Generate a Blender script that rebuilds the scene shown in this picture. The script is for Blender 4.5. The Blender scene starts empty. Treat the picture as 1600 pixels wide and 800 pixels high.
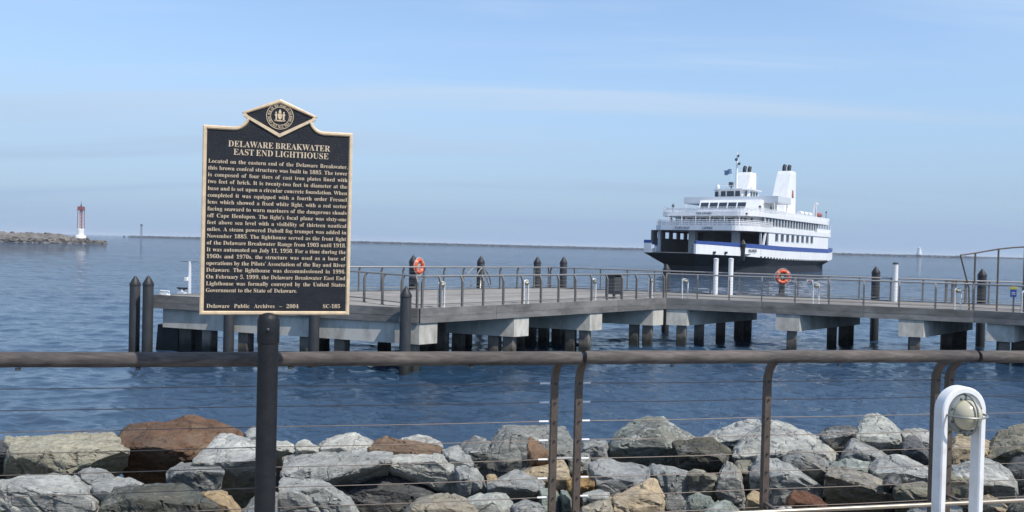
import bpy, bmesh, math, random
import numpy as np
from mathutils import Vector, Matrix, noise

scene = bpy.context.scene
COL = scene.collection
rad = math.radians

# ------------------------------------------------------------------ camera
CAM_H = 4.4
cam_d = bpy.data.cameras.new('camera')
cam = bpy.data.objects.new('camera', cam_d)
COL.objects.link(cam)
cam_d.sensor_width = 36.0
cam_d.lens = 36.0 * 1270.0 / 1600.0
cam_d.clip_start = 0.05
cam_d.clip_end = 60000
cam.matrix_world = (Matrix.Translation((0, 0, CAM_H))
                    @ Matrix.Rotation(rad(90 - 0.7804), 4, 'X')
                    @ Matrix.Rotation(rad(1.415), 4, 'Z'))
scene.camera = cam

# ------------------------------------------------------------------ light
SUN_EL, SUN_AZ = 52.0, -42.0          # azimuth counted from +X (right) towards +Y (away)
world = bpy.data.worlds.new('World')
scene.world = world
world.use_nodes = True
wn, wl = world.node_tree.nodes, world.node_tree.links
wn.clear()
w_out = wn.new('ShaderNodeOutputWorld')
w_bg = wn.new('ShaderNodeBackground')
w_bg.inputs['Strength'].default_value = 0.15
sky = wn.new('ShaderNodeTexSky')
sky.sky_type = 'NISHITA'
sky.sun_disc = False
sky.sun_elevation = rad(SUN_EL)
sky.sun_rotation = rad(90 - SUN_AZ)
sky.altitude = 0
sky.air_density = 1.0
sky.dust_density = 0.3
sky.ozone_density = 2.4
# thin cirrus: streaks on a high flat layer, same everywhere in the sky
tc = wn.new('ShaderNodeTexCoord')
sep = wn.new('ShaderNodeSeparateXYZ')
wl.new(tc.outputs['Generated'], sep.inputs[0])
def wmath(op, a, b=None, c=None):
    n = wn.new('ShaderNodeMath'); n.operation = op
    for i, v in enumerate((a, b, c)):
        if v is None: continue
        if isinstance(v, (int, float)): n.inputs[i].default_value = v
        else: wl.new(v, n.inputs[i])
    return n.outputs[0]
zc = wmath('ADD', wmath('MAXIMUM', sep.outputs['Z'], 0.0), 0.13)
px_ = wmath('DIVIDE', sep.outputs['X'], zc)
py_ = wmath('DIVIDE', sep.outputs['Y'], zc)
comb = wn.new('ShaderNodeCombineXYZ')
wl.new(px_, comb.inputs[0]); wl.new(py_, comb.inputs[1])
def streak(rot, scale, nscale, detail, lo, hi, loc=(0, 0, 0)):
    mp = wn.new('ShaderNodeMapping')
    mp.inputs['Rotation'].default_value = (0, 0, rad(rot))
    mp.inputs['Scale'].default_value = scale
    mp.inputs['Location'].default_value = loc
    wl.new(comb.outputs[0], mp.inputs['Vector'])
    nz = wn.new('ShaderNodeTexNoise')
    nz.inputs['Scale'].default_value = nscale
    nz.inputs['Detail'].default_value = detail
    nz.inputs['Roughness'].default_value = 0.55
    nz.inputs['Distortion'].default_value = 0.4
    wl.new(mp.outputs[0], nz.inputs['Vector'])
    mr = wn.new('ShaderNodeMapRange'); mr.interpolation_type = 'SMOOTHSTEP'
    mr.inputs['From Min'].default_value = lo
    mr.inputs['From Max'].default_value = hi
    wl.new(nz.outputs['Fac'], mr.inputs['Value'])
    return mr.outputs[0]
s1 = streak(38, (0.10, 0.62, 1), 1.9, 6, 0.47, 0.70, (3.3, 2.4, 0))
s2 = streak(31, (0.06, 0.50, 1), 2.3, 6, 0.50, 0.72, (9.1, 5.2, 0))
cl = wmath('MULTIPLY', wmath('MAXIMUM', s1, wmath('MULTIPLY', s2, 0.8)), 0.80)
wmix = wn.new('ShaderNodeMix'); wmix.data_type = 'RGBA'
# blue grey sea haze thickening towards the horizon, all the way round
hz = wn.new('ShaderNodeValToRGB')
hz.color_ramp.interpolation = 'B_SPLINE'
_e = hz.color_ramp.elements
_e[0].position, _e[0].color = 0.0, (.98, .98, .98, 1)
_e[1].position, _e[1].color = 0.45, (0, 0, 0, 1)
for _p, _v in ((.05, .90), (.14, .60), (.25, .25)):
    _k = _e.new(_p); _k.color = (_v, _v, _v, 1)
wl.new(wmath('MAXIMUM', sep.outputs['Z'], 0.0), hz.inputs[0])
hmix = wn.new('ShaderNodeMix'); hmix.data_type = 'RGBA'
wl.new(hz.outputs[0], hmix.inputs['Factor'])
wl.new(wmix.outputs['Result'], hmix.inputs['A'])
hmix.inputs['B'].default_value = (1.50, 2.18, 3.25, 1)
wl.new(cl, wmix.inputs['Factor'])
wl.new(sky.outputs[0], wmix.inputs['A'])
wmix.inputs['B'].default_value = (3.9, 4.55, 5.25, 1)
wl.new(hmix.outputs['Result'], w_bg.inputs['Color'])
wl.new(w_bg.outputs[0], w_out.inputs[0])

sun_d = bpy.data.lights.new('sun', 'SUN')
sun_d.energy = 3.4
sun_d.angle = rad(0.53)
sun_d.color = (1.0, 0.935, 0.84)
sun = bpy.data.objects.new('sun', sun_d)
COL.objects.link(sun)
_sd = Vector((math.cos(rad(SUN_AZ)) * math.cos(rad(SUN_EL)),
              math.sin(rad(SUN_AZ)) * math.cos(rad(SUN_EL)), math.sin(rad(SUN_EL))))
sun.rotation_euler = _sd.to_track_quat('Z', 'Y').to_euler()
sun.location = (40, 10, 60)

scene.view_settings.view_transform = 'Standard'
scene.view_settings.look = 'None'
scene.view_settings.exposure = 0.47
scene.view_settings.gamma = 1.0
scene.view_settings.use_curve_mapping = False
scene.cycles.use_denoising = True
scene.cycles.max_bounces = 6
scene.cycles.volume_bounces = 0
scene.cycles.caustics_reflective = False
scene.cycles.caustics_refractive = False

# ------------------------------------------------------------------ helpers
def thing(name, label, cat, loc=(0, 0, 0), rz=0.0, group=None):
    o = bpy.data.objects.new(name, None)
    o.empty_display_size = 0.2
    COL.objects.link(o)
    o.location = loc
    o.rotation_euler = (0, 0, rz)
    return tag(o, label, cat, group)

def tag(o, label=None, cat=None, group=None, kind=None):
    if label: o['label'] = label
    if cat: o['category'] = cat
    if group: o['group'] = group
    if kind: o['kind'] = kind
    return o

def woff(o):
    v = Vector((0, 0, 0))
    while o is not None:
        v += Vector(o.location); o = o.parent
    return v

def copy_tree(o, parent=None):
    c = o.copy(); COL.objects.link(c); c.parent = parent
    for ch in list(o.children): copy_tree(ch, c)
    return c

class MB:
    """collects shapes, builds one mesh object"""
    def __init__(self): self.v = []; self.f = []
    def add(self, vs, fs):
        n = len(self.v)
        self.v += [tuple(p) for p in vs]
        self.f += [tuple(i + n for i in q) for q in fs]
        return self
    def box(self, c, s, rz=0.0, taper=1.0):
        hx, hy, hz = s[0] / 2, s[1] / 2, s[2] / 2
        ca, sa = math.cos(rz), math.sin(rz)
        vs = []
        for z, k in ((-hz, 1.0), (hz, taper)):
            for x, y in ((-hx, -hy), (hx, -hy), (hx, hy), (-hx, hy)):
                x *= k; y *= k
                vs.append((c[0] + x * ca - y * sa, c[1] + x * sa + y * ca, c[2] + z))
        return self.add(vs, [(3, 2, 1, 0), (4, 5, 6, 7), (0, 1, 5, 4), (1, 2, 6, 5), (2, 3, 7, 6), (3, 0, 4, 7)])
    def bbox(self, c, s, b=0.01, rz=0.0):
        """box with chamfered vertical edges and top"""
        hx, hy, hz = s[0] / 2, s[1] / 2, s[2] / 2
        def ring(x, y, z, ch):
            return [(-x + ch, -y, z), (x - ch, -y, z), (x, -y + ch, z), (x, y - ch, z), (x - ch, y, z), (-x + ch, y, z), (-x, y - ch, z), (-x, -y + ch, z)]
        vs = ring(hx - b, hy - b, -hz, b) + ring(hx, hy, -hz + b, b) + ring(hx, hy, hz - b, b) + ring(hx - b, hy - b, hz, b)
        ca, sa = math.cos(rz), math.sin(rz)
        vs = [(c[0] + x * ca - y * sa, c[1] + x * sa + y * ca, c[2] + z) for x, y, z in vs]
        fs = [tuple(range(7, -1, -1)), tuple(range(24, 32))]
        for k in range(3):
            for i in range(8):
                j = (i + 1) % 8
                fs.append((k * 8 + i, k * 8 + j, k * 8 + 8 + j, k * 8 + 8 + i))
        return self.add(vs, fs)
    def bar(self, p0, p1, w, h, up=(0, 0, 1)):
        p0, p1 = Vector(p0), Vector(p1)
        d = (p1 - p0).normalized()
        u = Vector(up)
        if abs(d.dot(u)) > 0.98: u = Vector((0, 1, 0))
        a = d.cross(u).normalized() * (w / 2)
        b = a.cross(d).normalized() * (h / 2)
        vs = [p + s * a + t * b for p in (p0, p1) for s, t in ((-1, -1), (1, -1), (1, 1), (-1, 1))]
        return self.add(vs, [(0, 1, 2, 3), (7, 6, 5, 4), (0, 4, 5, 1), (1, 5, 6, 2), (2, 6, 7, 3), (3, 7, 4, 0)])
    def tube(self, pts, r, n=10, cap=True, closed=False):
        pts = [Vector(p) for p in pts]
        m = len(pts)
        rs = r if isinstance(r, (list, tuple)) else [r] * m
        prev = None; vs = []
        for i, p in enumerate(pts):
            if closed: d = pts[(i + 1) % m] - pts[i - 1]
            else: d = pts[min(i + 1, m - 1)] - pts[max(i - 1, 0)]
            d.normalize()
            if prev is None:
                a = d.cross(Vector((0, 0, 1)))
                if a.length < 0.05: a = d.cross(Vector((0, 1, 0)))
            else: a = prev - d * prev.dot(d)
            a.normalize(); prev = a
            b = d.cross(a)
            for k in range(n):
                t = 2 * math.pi * k / n
                vs.append(p + (a * math.cos(t) + b * math.sin(t)) * rs[i])
        fs = []
        for i in range(m if closed else m - 1):
            i2 = (i + 1) % m
            for k in range(n):
                k2 = (k + 1) % n
                fs.append((i * n + k, i * n + k2, i2 * n + k2, i2 * n + k))
        if cap and not closed:
            fs.append(tuple(range(n - 1, -1, -1))); fs.append(tuple(range((m - 1) * n, m * n)))
        return self.add(vs, fs)
    def lathe(self, prof, c=(0, 0, 0), n=16, axis='z'):
        vs = []
        for r, z in prof:
            for k in range(n):
                t = 2 * math.pi * k / n
                x, y = r * math.cos(t), r * math.sin(t)
                p = (x, y, z) if axis == 'z' else ((x, -z, y) if axis == 'y' else (z, x, y))
                vs.append((c[0] + p[0], c[1] + p[1], c[2] + p[2]))
        fs = []
        for i in range(len(prof) - 1):
            for k in range(n):
                k2 = (k + 1) % n
                fs.append((i * n + k, i * n + k2, (i + 1) * n + k2, (i + 1) * n + k))
        fs.append(tuple(range(n - 1, -1, -1))); fs.append(tuple(range((len(prof) - 1) * n, len(prof) * n)))
        return self.add(vs, fs)
    def prism(self, poly, z0, z1):
        n = len(poly)
        vs = [(p[0], p[1], z0) for p in poly] + [(p[0], p[1], z1) for p in poly]
        fs = [tuple(range(n - 1, -1, -1)), tuple(range(n, 2 * n))]
        for i in range(n):
            j = (i + 1) % n
            fs.append((i, j, n + j, n + i))
        return self.add(vs, fs)
    def loft(self, rings, cap=True):
        n = len(rings[0]); vs = [p for r in rings for p in r]; fs = []
        for i in range(len(rings) - 1):
            for k in range(n):
                k2 = (k + 1) % n
                fs.append((i * n + k, i * n + k2, (i + 1) * n + k2, (i + 1) * n + k))
        if cap:
            fs.append(tuple(range(n - 1, -1, -1))); fs.append(tuple(range((len(rings) - 1) * n, len(rings) * n)))
        return self.add(vs, fs)
    def build(self, name, mat, parent=None, world=False, smooth=False, kind=None):
        off = Vector((0, 0, 0))
        me = bpy.data.meshes.new(name)
        if world:
            if parent is not None: off = woff(parent)
            else:
                a = np.array(self.v)
                off = Vector((float((a[:, 0].min() + a[:, 0].max()) / 2), float((a[:, 1].min() + a[:, 1].max()) / 2), float(a[:, 2].min())))
        me.from_pydata([(p[0] - off[0], p[1] - off[1], p[2] - off[2]) for p in self.v], [], self.f)
        bm = bmesh.new(); bm.from_mesh(me)
        bmesh.ops.recalc_face_normals(bm, faces=bm.faces)
        bm.to_mesh(me); bm.free()
        me.materials.append(mat)
        if smooth:
            me.polygons.foreach_set('use_smooth', [True] * len(me.polygons))
            me.set_sharp_from_angle(angle=rad(smooth if smooth is not True else 40))
        o = bpy.data.objects.new(name, me)
        COL.objects.link(o)
        if parent is not None: o.parent = parent
        elif world: o.location = off
        if kind: o['kind'] = kind
        return o

# ------------------------------------------------------------------ serif lettering
# letter shapes: advance width and outlines (thousandths of the letter size)
LETTERS = {
 "'": (188, [[115,462,138,599,138,716,50,716,50,599,73,462]]),
 ',': (219, [[59,-118,147,-59,176,26,157,97,105,123,63,107,46,66,60,26,95,10,93,-50,59,-99]]),
 '-': (323, [[283,174,283,267,40,267,40,174]]),
 '.': (219, [[67,9,109,-9,151,9,169,51,151,93,109,111,67,93,49,51]]),
 '0': (559, [[198,2,280,-10,359,1,421,36,468,91,500,165,519,254,525,358,519,462,500,552,468,625,422,679,360,713,281,724,199,713,135,679,89,625,58,552,40,463,34,359,40,255,58,165,89,91,135,36],[326,75,280,55,234,75,207,135,194,231,189,358,194,485,207,580,235,639,281,659,327,639,353,580,366,485,370,358,366,231,353,135]]),
 '1': (559, [[510,0,510,53,429,53,403,57,388,70,381,91,378,118,378,718,266,718,150,634,110,613,42,589,46,559,59,535,78,520,100,515,130,522,161,544,229,619,229,118,226,87,217,67,202,57,179,53,97,53,97,0]]),
 '2': (559, [[35,103,35,0,508,0,513,210,454,210,435,150,416,128,392,115,363,110,130,110,400,376,434,418,459,456,476,490,485,524,488,558,473,627,430,680,358,713,259,724,192,719,137,706,94,684,64,656,45,624,39,589,48,543,75,513,115,496,167,490,172,565,188,620,216,652,259,663,291,656,316,637,332,602,337,553,334,503,324,457,306,412,278,365,238,313]]),
 '3': (559, [[175,-6,243,-10,294,-7,343,1,389,15,430,37,464,66,491,104,507,150,513,206,506,258,485,300,454,331,416,355,375,371,335,381,395,409,444,449,477,499,488,561,473,630,426,682,353,713,257,724,161,715,92,687,50,646,36,597,45,557,70,530,111,513,166,508,173,583,182,615,198,641,220,657,252,663,288,655,314,632,330,595,335,547,327,487,304,441,264,410,208,400,142,400,142,338,204,338,270,329,319,301,349,259,359,207,355,156,342,118,322,91,297,73,268,63,236,60,186,68,147,92,122,132,113,188,81,183,54,168,34,144,28,110,34,80,51,52,79,27,121,7]]),
 '4': (559, [[531,0,531,53,487,56,460,66,442,87,436,125,436,186,540,186,540,252,436,252,436,714,297,714,13,247,13,186,290,186,290,125,284,87,266,66,240,56,180,53,180,0],[290,252,83,252,297,619]]),
 '5': (559, [[178,-6,245,-10,290,-7,336,2,380,18,421,41,455,71,483,111,500,160,506,220,489,314,436,381,355,421,250,434,140,419,156,604,384,602,397,594,405,582,418,532,475,532,470,714,92,714,60,368,106,350,217,368,275,359,318,332,344,285,353,220,349,166,336,124,316,94,291,75,262,64,230,60,193,65,165,78,144,98,131,124,123,152,120,180,88,176,62,163,46,142,40,111,45,81,60,53,86,27,125,8]]),
 '6': (559, [[293,-10,393,7,466,57,509,134,524,231,510,318,470,384,406,424,324,438,277,435,240,427,186,401,199,513,227,597,268,648,321,665,345,660,362,646,374,623,382,596,387,536,443,542,480,560,500,585,507,614,503,642,490,668,467,691,434,709,388,720,330,724,262,716,204,694,155,657,115,610,84,552,62,485,49,410,45,330,53,224,76,139,113,73,163,27,224,-1],[330,66,296,56,254,72,219,121,195,205,186,329,203,346,230,362,259,373,287,377,325,368,355,340,373,291,379,221,373,147,357,96]]),
 '7': (559, [[104,504,110,554,127,592,168,605,431,605,165,0,250,0,526,665,526,714,49,714,44,504]]),
 '8': (559, [[273,-10,381,3,462,43,512,105,529,189,520,247,491,297,440,343,363,387,419,420,462,454,489,495,498,549,485,618,445,675,378,712,285,724,208,718,148,698,104,668,75,631,59,588,53,542,61,488,85,440,124,398,177,361,117,326,71,288,40,241,30,182,36,131,56,86,89,46,136,16,197,-4],[324,56,278,47,232,56,196,84,173,125,165,178,171,226,188,265,213,296,244,321,310,287,356,254,381,217,390,172,382,122,360,82],[334,444,302,421,256,446,222,474,201,508,194,554,200,598,216,634,243,658,279,666,307,662,331,649,349,630,362,606,369,579,372,551,368,507,356,472]]),
 '9': (559, [[227,-10,298,-2,359,21,408,58,448,107,477,166,498,234,510,308,514,388,506,495,482,580,443,644,393,689,333,715,264,724,198,716,142,694,96,657,62,609,42,550,35,482,49,393,90,328,153,288,231,275,277,280,316,295,348,316,373,343,332,126,232,53,188,61,154,84,130,119,112,160,90,153,75,140,66,123,63,103,67,76,79,49,100,25,131,7,173,-6],[307,352,274,347,204,382,180,488,186,562,204,615,232,646,270,657,312,643,344,600,365,524,373,414,356,387,334,366]]),
 'A': (650, [[660,0,660,27,633,33,612,51,572,129,334,693,307,694,73,111,54,71,35,45,14,32,-13,27,-13,0,190,0,190,27,129,38,111,72,154,197,376,197,422,68,402,37,341,27,341,0],[360,239,169,239,263,475]]),
 'B': (659, [[354,0,468,13,553,52,605,113,623,196,574,307,427,368,549,422,590,522,525,639,328,678,23,678,23,653,53,651,76,645,92,633,103,614,109,587,111,122,107,77,93,48,67,33,24,26,24,0],[330,36,301,39,284,50,274,68,271,97,271,344,294,344,365,335,413,309,439,262,448,191,441,121,422,73,385,45],[271,375,273,613,280,633,294,643,322,646,370,638,401,614,418,573,424,514,416,448,392,406,348,383]]),
 'C': (697, [[382,-16,544,21,666,132,638,158,589,105,533,67,474,43,414,35,264,111,214,337,259,579,395,660,466,646,531,606,584,542,625,459,650,459,650,693,624,693,607,659,577,648,460,684,386,693,291,682,207,648,137,594,84,523,50,437,39,340,50,242,83,156,135,84,205,30,288,-5]]),
 'D': (738, [[30,26,30,0,340,0,608,85,697,339,674,483,604,590,488,656,330,678,22,678,22,653,64,648,91,635,105,606,110,557,110,111,106,69,94,44,69,32],[331,36,300,40,282,51,274,72,271,107,271,573,274,609,282,631,301,641,332,645,475,569,522,341,510,207,476,112,416,55]]),
 'E': (658, [[21,25,21,0,599,0,640,213,612,213,585,156,552,112,513,79,467,58,410,45,343,41,307,44,286,52,275,69,272,100,272,331,322,328,359,318,386,299,407,270,420,230,428,176,453,176,453,514,429,514,412,446,386,401,346,375,272,366,277,621,285,632,298,638,345,641,440,632,507,605,549,555,571,476,594,476,594,678,24,678,24,653,66,648,93,634,107,603,112,549,112,116,107,72,93,44,66,30]]),
 'F': (602, [[382,0,382,26,342,29,312,35,292,46,280,64,273,88,271,333,341,324,382,299,409,251,424,176,450,176,450,516,423,516,408,448,381,403,341,377,271,368,272,614,277,627,285,635,298,640,409,638,462,626,501,605,529,574,549,531,562,476,586,476,586,678,21,678,21,653,64,645,92,630,106,603,111,558,111,125,107,79,93,50,67,34,23,26,23,0]]),
 'G': (756, [[399,-15,532,-1,664,43,664,191,668,230,680,254,704,266,745,271,745,295,410,295,410,271,460,266,490,254,505,229,510,190,510,106,505,68,489,41,458,24,410,19,329,39,268,101,230,201,217,339,262,580,398,660,445,654,490,635,532,604,569,564,600,515,625,458,651,458,651,693,624,693,604,660,592,652,577,649,464,684,383,693,290,682,208,648,138,595,86,524,52,439,41,341,52,240,86,153,139,82,211,29,298,-4]]),
 'H': (779, [[755,0,755,26,712,33,687,49,673,77,669,120,669,564,673,606,686,632,712,646,755,653,755,678,420,678,420,653,477,643,493,633,502,618,507,595,509,373,271,373,273,595,278,618,288,633,304,643,360,653,360,678,24,678,24,653,66,646,93,631,106,605,111,564,111,120,107,75,93,47,67,32,23,26,23,0,360,0,360,26,316,32,289,47,276,75,271,120,271,329,509,329,509,120,504,73,490,46,463,32,420,26,420,0]]),
 'I': (388, [[366,0,366,26,332,31,307,39,289,50,279,66,272,576,277,614,292,637,319,648,364,653,364,678,20,678,20,653,67,648,94,637,108,614,112,576,112,112,107,73,91,48,63,34,20,26,20,0]]),
 'J': (492, [[77,-80,117,-93,162,-97,326,-40,380,132,382,584,387,612,396,630,412,642,436,649,468,653,468,678,118,678,118,653,182,641,201,628,212,609,218,582,220,32,217,-8,207,-37,187,-54,156,-60,125,-52,114,-29,135,19,138,41,133,70,118,92,95,106,66,111,39,106,16,91,0,66,-5,34,1,-1,17,-33,43,-60]]),
 'K': (760, [[773,0,773,26,746,29,725,37,403,424,513,537,618,624,710,653,723,653,723,678,433,678,433,653,498,646,519,623,509,593,478,556,272,348,274,595,279,618,289,633,305,643,361,653,361,678,25,678,25,653,67,647,94,632,107,605,112,564,112,120,108,75,94,47,68,32,24,26,24,0,361,0,361,26,317,32,290,47,277,75,272,120,272,295,297,318,491,70,497,51,493,40,479,31,418,26,418,0]]),
 'L': (635, [[23,26,23,0,598,0,636,230,609,230,582,167,551,119,513,83,469,59,414,46,348,41,318,42,298,47,284,55,276,70,273,597,280,620,291,636,310,646,372,653,372,678,24,678,24,653,66,647,93,633,106,606,111,564,111,120,107,75,93,47,67,32]]),
 'M': (944, [[918,0,918,26,888,29,866,35,851,46,841,64,836,90,834,563,839,604,853,630,878,645,919,653,919,678,669,678,472,212,275,678,22,678,22,653,55,650,79,644,95,634,105,619,110,598,112,118,107,74,92,47,64,32,21,26,21,0,252,0,252,26,207,31,178,44,162,72,157,119,157,579,402,0,429,0,677,594,675,90,670,66,660,48,644,37,621,30,589,26,589,0]]),
 'N': (735, [[248,0,248,26,203,32,177,46,163,73,159,117,159,521,600,-16,628,-16,628,561,632,605,645,633,671,647,714,653,714,678,493,678,493,653,549,643,565,632,575,617,580,594,582,251,233,678,27,678,27,653,54,645,113,578,111,85,106,62,96,45,81,35,58,29,27,26,27,0]]),
 'O': (782, [[317,-9,388,-16,461,-9,529,11,589,43,641,86,684,138,716,199,735,266,742,339,735,413,716,481,684,542,642,594,591,636,532,668,466,687,395,694,321,687,254,667,193,635,141,592,99,539,67,479,48,411,41,339,47,267,67,199,98,138,141,86,192,43,251,11],[394,18,321,39,264,100,228,201,216,339,259,580,387,660,461,640,518,579,553,478,565,339,522,98]]),
 'P': (622, [[360,0,360,26,316,32,289,47,276,75,271,120,271,306,360,306,468,319,546,358,593,417,609,494,602,547,580,592,546,628,500,655,428,672,318,678,24,678,24,653,66,646,93,631,106,605,111,564,111,120,107,75,93,47,67,32,23,26,23,0],[300,342,271,342,271,593,274,616,282,631,297,639,322,642,375,633,410,605,429,558,435,490,427,422,405,376,363,351]]),
 'Q': (782, [[648,-163,737,-137,732,-109,695,-117,662,-120,562,-90,492,0,597,50,676,128,726,226,742,339,735,413,716,481,684,542,642,594,591,636,532,668,466,687,395,694,321,687,254,667,193,635,141,592,99,539,67,479,48,411,41,339,48,263,70,192,104,129,151,75,209,31,278,-1,390,-129,563,-172],[395,18,321,39,265,100,228,201,216,339,259,580,387,660,461,640,518,579,554,478,566,339,523,98]]),
 'R': (704, [[715,0,715,26,690,29,674,38,469,333,583,395,621,498,603,578,547,634,454,667,323,678,24,678,24,653,66,646,93,631,106,605,111,564,111,120,107,75,93,47,67,32,23,26,23,0,360,0,360,26,316,32,289,47,276,75,271,120,271,316,300,316,504,0],[303,348,271,348,271,574,274,609,282,629,301,639,334,642,423,607,452,500,443,432,417,385,370,357]]),
 'S': (581, [[286,-15,357,-8,418,12,468,43,505,86,527,138,535,198,532,242,521,280,502,315,473,347,431,377,377,406,281,451,236,476,204,501,185,530,178,566,186,604,208,635,243,655,289,662,330,656,370,639,406,610,437,573,462,528,480,475,505,475,505,694,477,694,467,670,275,694,220,688,172,669,131,639,100,600,81,551,74,494,84,430,115,376,167,329,242,284,335,238,395,192,415,133,407,89,383,54,344,30,293,22,222,35,166,74,123,140,93,235,64,235,64,-16,91,-16,103,11,112,16]]),
 'T': (630, [[488,0,488,26,440,31,412,45,397,73,392,120,392,645,400,645,531,602,586,472,611,472,611,678,16,678,16,473,43,473,61,546,97,601,151,634,232,645,232,120,227,75,212,46,183,31,137,26,137,0]]),
 'U': (733, [[369,-19,485,-2,566,48,613,137,629,270,629,563,633,602,645,628,668,644,706,653,706,678,489,678,489,653,537,645,565,631,579,604,584,563,584,237,540,84,409,33,346,44,303,77,277,131,269,208,275,618,285,633,302,643,358,653,358,678,22,678,22,653,64,646,91,631,104,605,109,564,109,231,124,120,170,43,250,-4]]),
 'V': (637, [[316,-19,342,-19,569,570,589,612,608,637,630,649,658,653,658,678,445,678,445,653,483,650,509,643,523,630,528,609,526,587,385,213,230,591,227,610,232,630,248,644,274,651,314,653,314,678,-21,678,-21,653,12,644,34,626]]),
 'W': (910, [[254,-16,283,-16,470,460,637,-16,664,-16,870,601,885,627,904,644,929,653,929,678,749,678,749,653,780,649,801,641,813,627,817,605,706,247,585,613,602,643,654,653,654,678,341,678,341,653,375,648,398,640,414,623,448,525,332,228,220,555,209,611,213,631,223,643,242,650,269,653,269,678,-23,678,-23,653,4,648,23,636,36,615]]),
 'Y': (634, [[488,0,488,26,444,32,417,47,404,75,399,120,399,303,570,583,609,632,630,646,654,652,654,678,439,678,439,652,500,641,519,607,513,580,496,545,370,336,235,604,232,620,236,633,248,644,267,650,308,652,308,678,-20,678,-20,652,21,639,44,617,239,266,239,120,235,75,221,47,195,32,151,26,151,0]]),
 'a': (512, [[321,2,379,-15,438,-1,490,41,477,62,453,51,444,53,439,59,436,313,425,385,392,435,332,464,241,474,188,470,141,458,103,439,73,415,55,385,49,352,53,324,67,303,87,289,115,284,142,288,164,301,178,320,183,344,180,363,155,408,171,432,220,440,255,435,278,421,292,395,296,359,296,283,177,244,95,203,46,154,30,94,38,51,60,17,96,-5,142,-13,225,3,298,52],[241,53,225,50,188,69,176,125,206,206,296,252,296,94,278,75,259,61]]),
 'b': (537, [[220,-1,286,-15,347,-7,402,19,447,59,481,112,502,175,509,247,503,310,486,365,459,411,423,445,379,467,329,474,261,459,206,415,206,678,12,678,12,654,39,649,55,638,62,617,64,-17,79,-17,156,42],[317,34,272,21,223,41,206,102,206,360,215,383,231,402,252,413,274,417,316,406,344,374,360,318,365,238,360,141,345,73]]),
 'c': (437, [[232,-15,339,11,424,90,404,107,356,69,304,57,248,71,204,114,176,183,167,279,188,401,252,442,284,433,307,321,352,304,377,308,397,321,409,340,413,365,403,409,373,444,324,467,260,475,198,467,143,442,96,403,60,353,37,292,29,223,36,159,56,101,88,53,129,16,178,-7]]),
 'd': (551, [[208,-15,280,3,332,58,332,-15,438,8,526,16,526,41,498,48,484,61,477,81,475,678,262,678,262,654,295,650,316,641,328,623,332,597,332,417,281,460,217,474,167,466,121,443,83,405,54,354,35,291,29,219,35,156,52,99,79,52,116,16,159,-7],[278,47,255,42,218,53,193,87,180,146,175,228,180,312,194,372,219,407,259,418,285,414,307,402,324,383,332,360,332,113,320,84,301,62]]),
 'e': (448, [[126,16,174,-7,229,-15,339,16,424,108,402,128,353,79,297,63,206,109,174,247,421,247,408,349,371,417,311,460,234,474,179,466,130,443,88,406,56,358,36,300,29,234,36,163,55,102,86,52],[300,286,173,286,173,303,190,407,240,442,269,435,288,413,297,375]]),
 'f': (318, [[297,0,297,24,258,27,235,38,224,60,220,97,220,412,303,412,303,462,220,462,222,615,229,640,243,655,268,660,288,656,294,644,278,603,275,582,279,560,291,544,310,533,334,529,356,533,375,546,388,567,392,595,383,632,357,664,315,685,259,692,183,681,126,649,90,596,78,526,78,462,24,462,24,412,78,412,74,52,68,41,59,33,44,27,22,24,22,0]]),
 'g': (487, [[217,-209,326,-199,406,-168,454,-119,470,-55,465,-14,451,19,425,43,386,60,332,70,210,73,165,81,150,106,154,125,168,141,187,151,305,158,348,172,384,195,411,225,428,262,434,303,425,354,399,399,472,399,472,453,347,453,292,469,234,474,179,469,131,454,90,430,59,399,40,360,33,316,63,224,152,164,99,138,63,110,42,80,35,45,52,-1,102,-38,41,-68,21,-111,34,-149,71,-181,132,-202],[239,-173,181,-168,141,-154,117,-133,109,-108,118,-77,144,-51,305,-51,344,-54,371,-62,387,-76,392,-98,354,-154],[264,193,234,185,204,193,185,217,174,257,170,314,174,371,185,411,204,434,234,442,264,434,284,411,294,371,297,314,294,257,284,217]]),
 'h': (567, [[541,0,541,24,517,28,502,39,495,56,492,83,492,315,460,434,362,474,284,455,220,397,220,678,28,678,28,655,53,650,68,639,76,621,78,83,75,56,67,38,52,28,27,24,27,0,268,0,268,24,244,28,230,39,222,56,220,350,258,391,302,404,327,399,341,384,348,359,350,83,340,39,308,24,301,24,301,0]]),
 'i': (295, [[268,0,268,24,244,29,230,39,223,57,221,462,31,462,30,437,55,433,70,424,76,406,78,83,75,55,68,38,52,29,27,24,27,0],[121,544,150,539,179,544,203,561,220,585,225,614,220,644,204,668,179,685,150,690,121,685,97,668,80,644,75,614,80,585,97,561]]),
 'j': (312, [[53,-209,130,-198,189,-165,225,-109,237,-32,237,462,33,462,33,438,65,434,83,424,92,404,95,372,93,-119,87,-149,73,-168,46,-174,24,-169,16,-153,36,-114,39,-98,35,-76,22,-58,2,-47,-22,-43,-47,-47,-67,-60,-79,-79,-83,-104,-79,-132,-65,-157,-44,-179,-16,-195,17,-206],[158,541,188,547,212,563,229,587,234,616,229,646,212,670,188,687,158,692,129,687,105,670,89,646,83,616,88,587,105,562,129,546]]),
 'k': (534, [[560,0,560,24,536,31,515,51,331,311,409,387,459,423,514,437,514,462,306,462,306,437,350,431,363,414,357,393,338,369,220,251,220,678,31,678,30,654,56,649,70,640,76,621,78,83,75,56,68,39,52,29,26,24,26,0,268,0,268,24,244,29,230,39,222,57,220,200,242,219,356,47,348,30,314,24,314,0]]),
 'l': (297, [[268,0,268,24,244,29,230,39,223,57,221,678,30,678,30,654,56,650,70,639,76,620,78,83,75,55,68,38,52,29,27,24,27,0]]),
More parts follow.
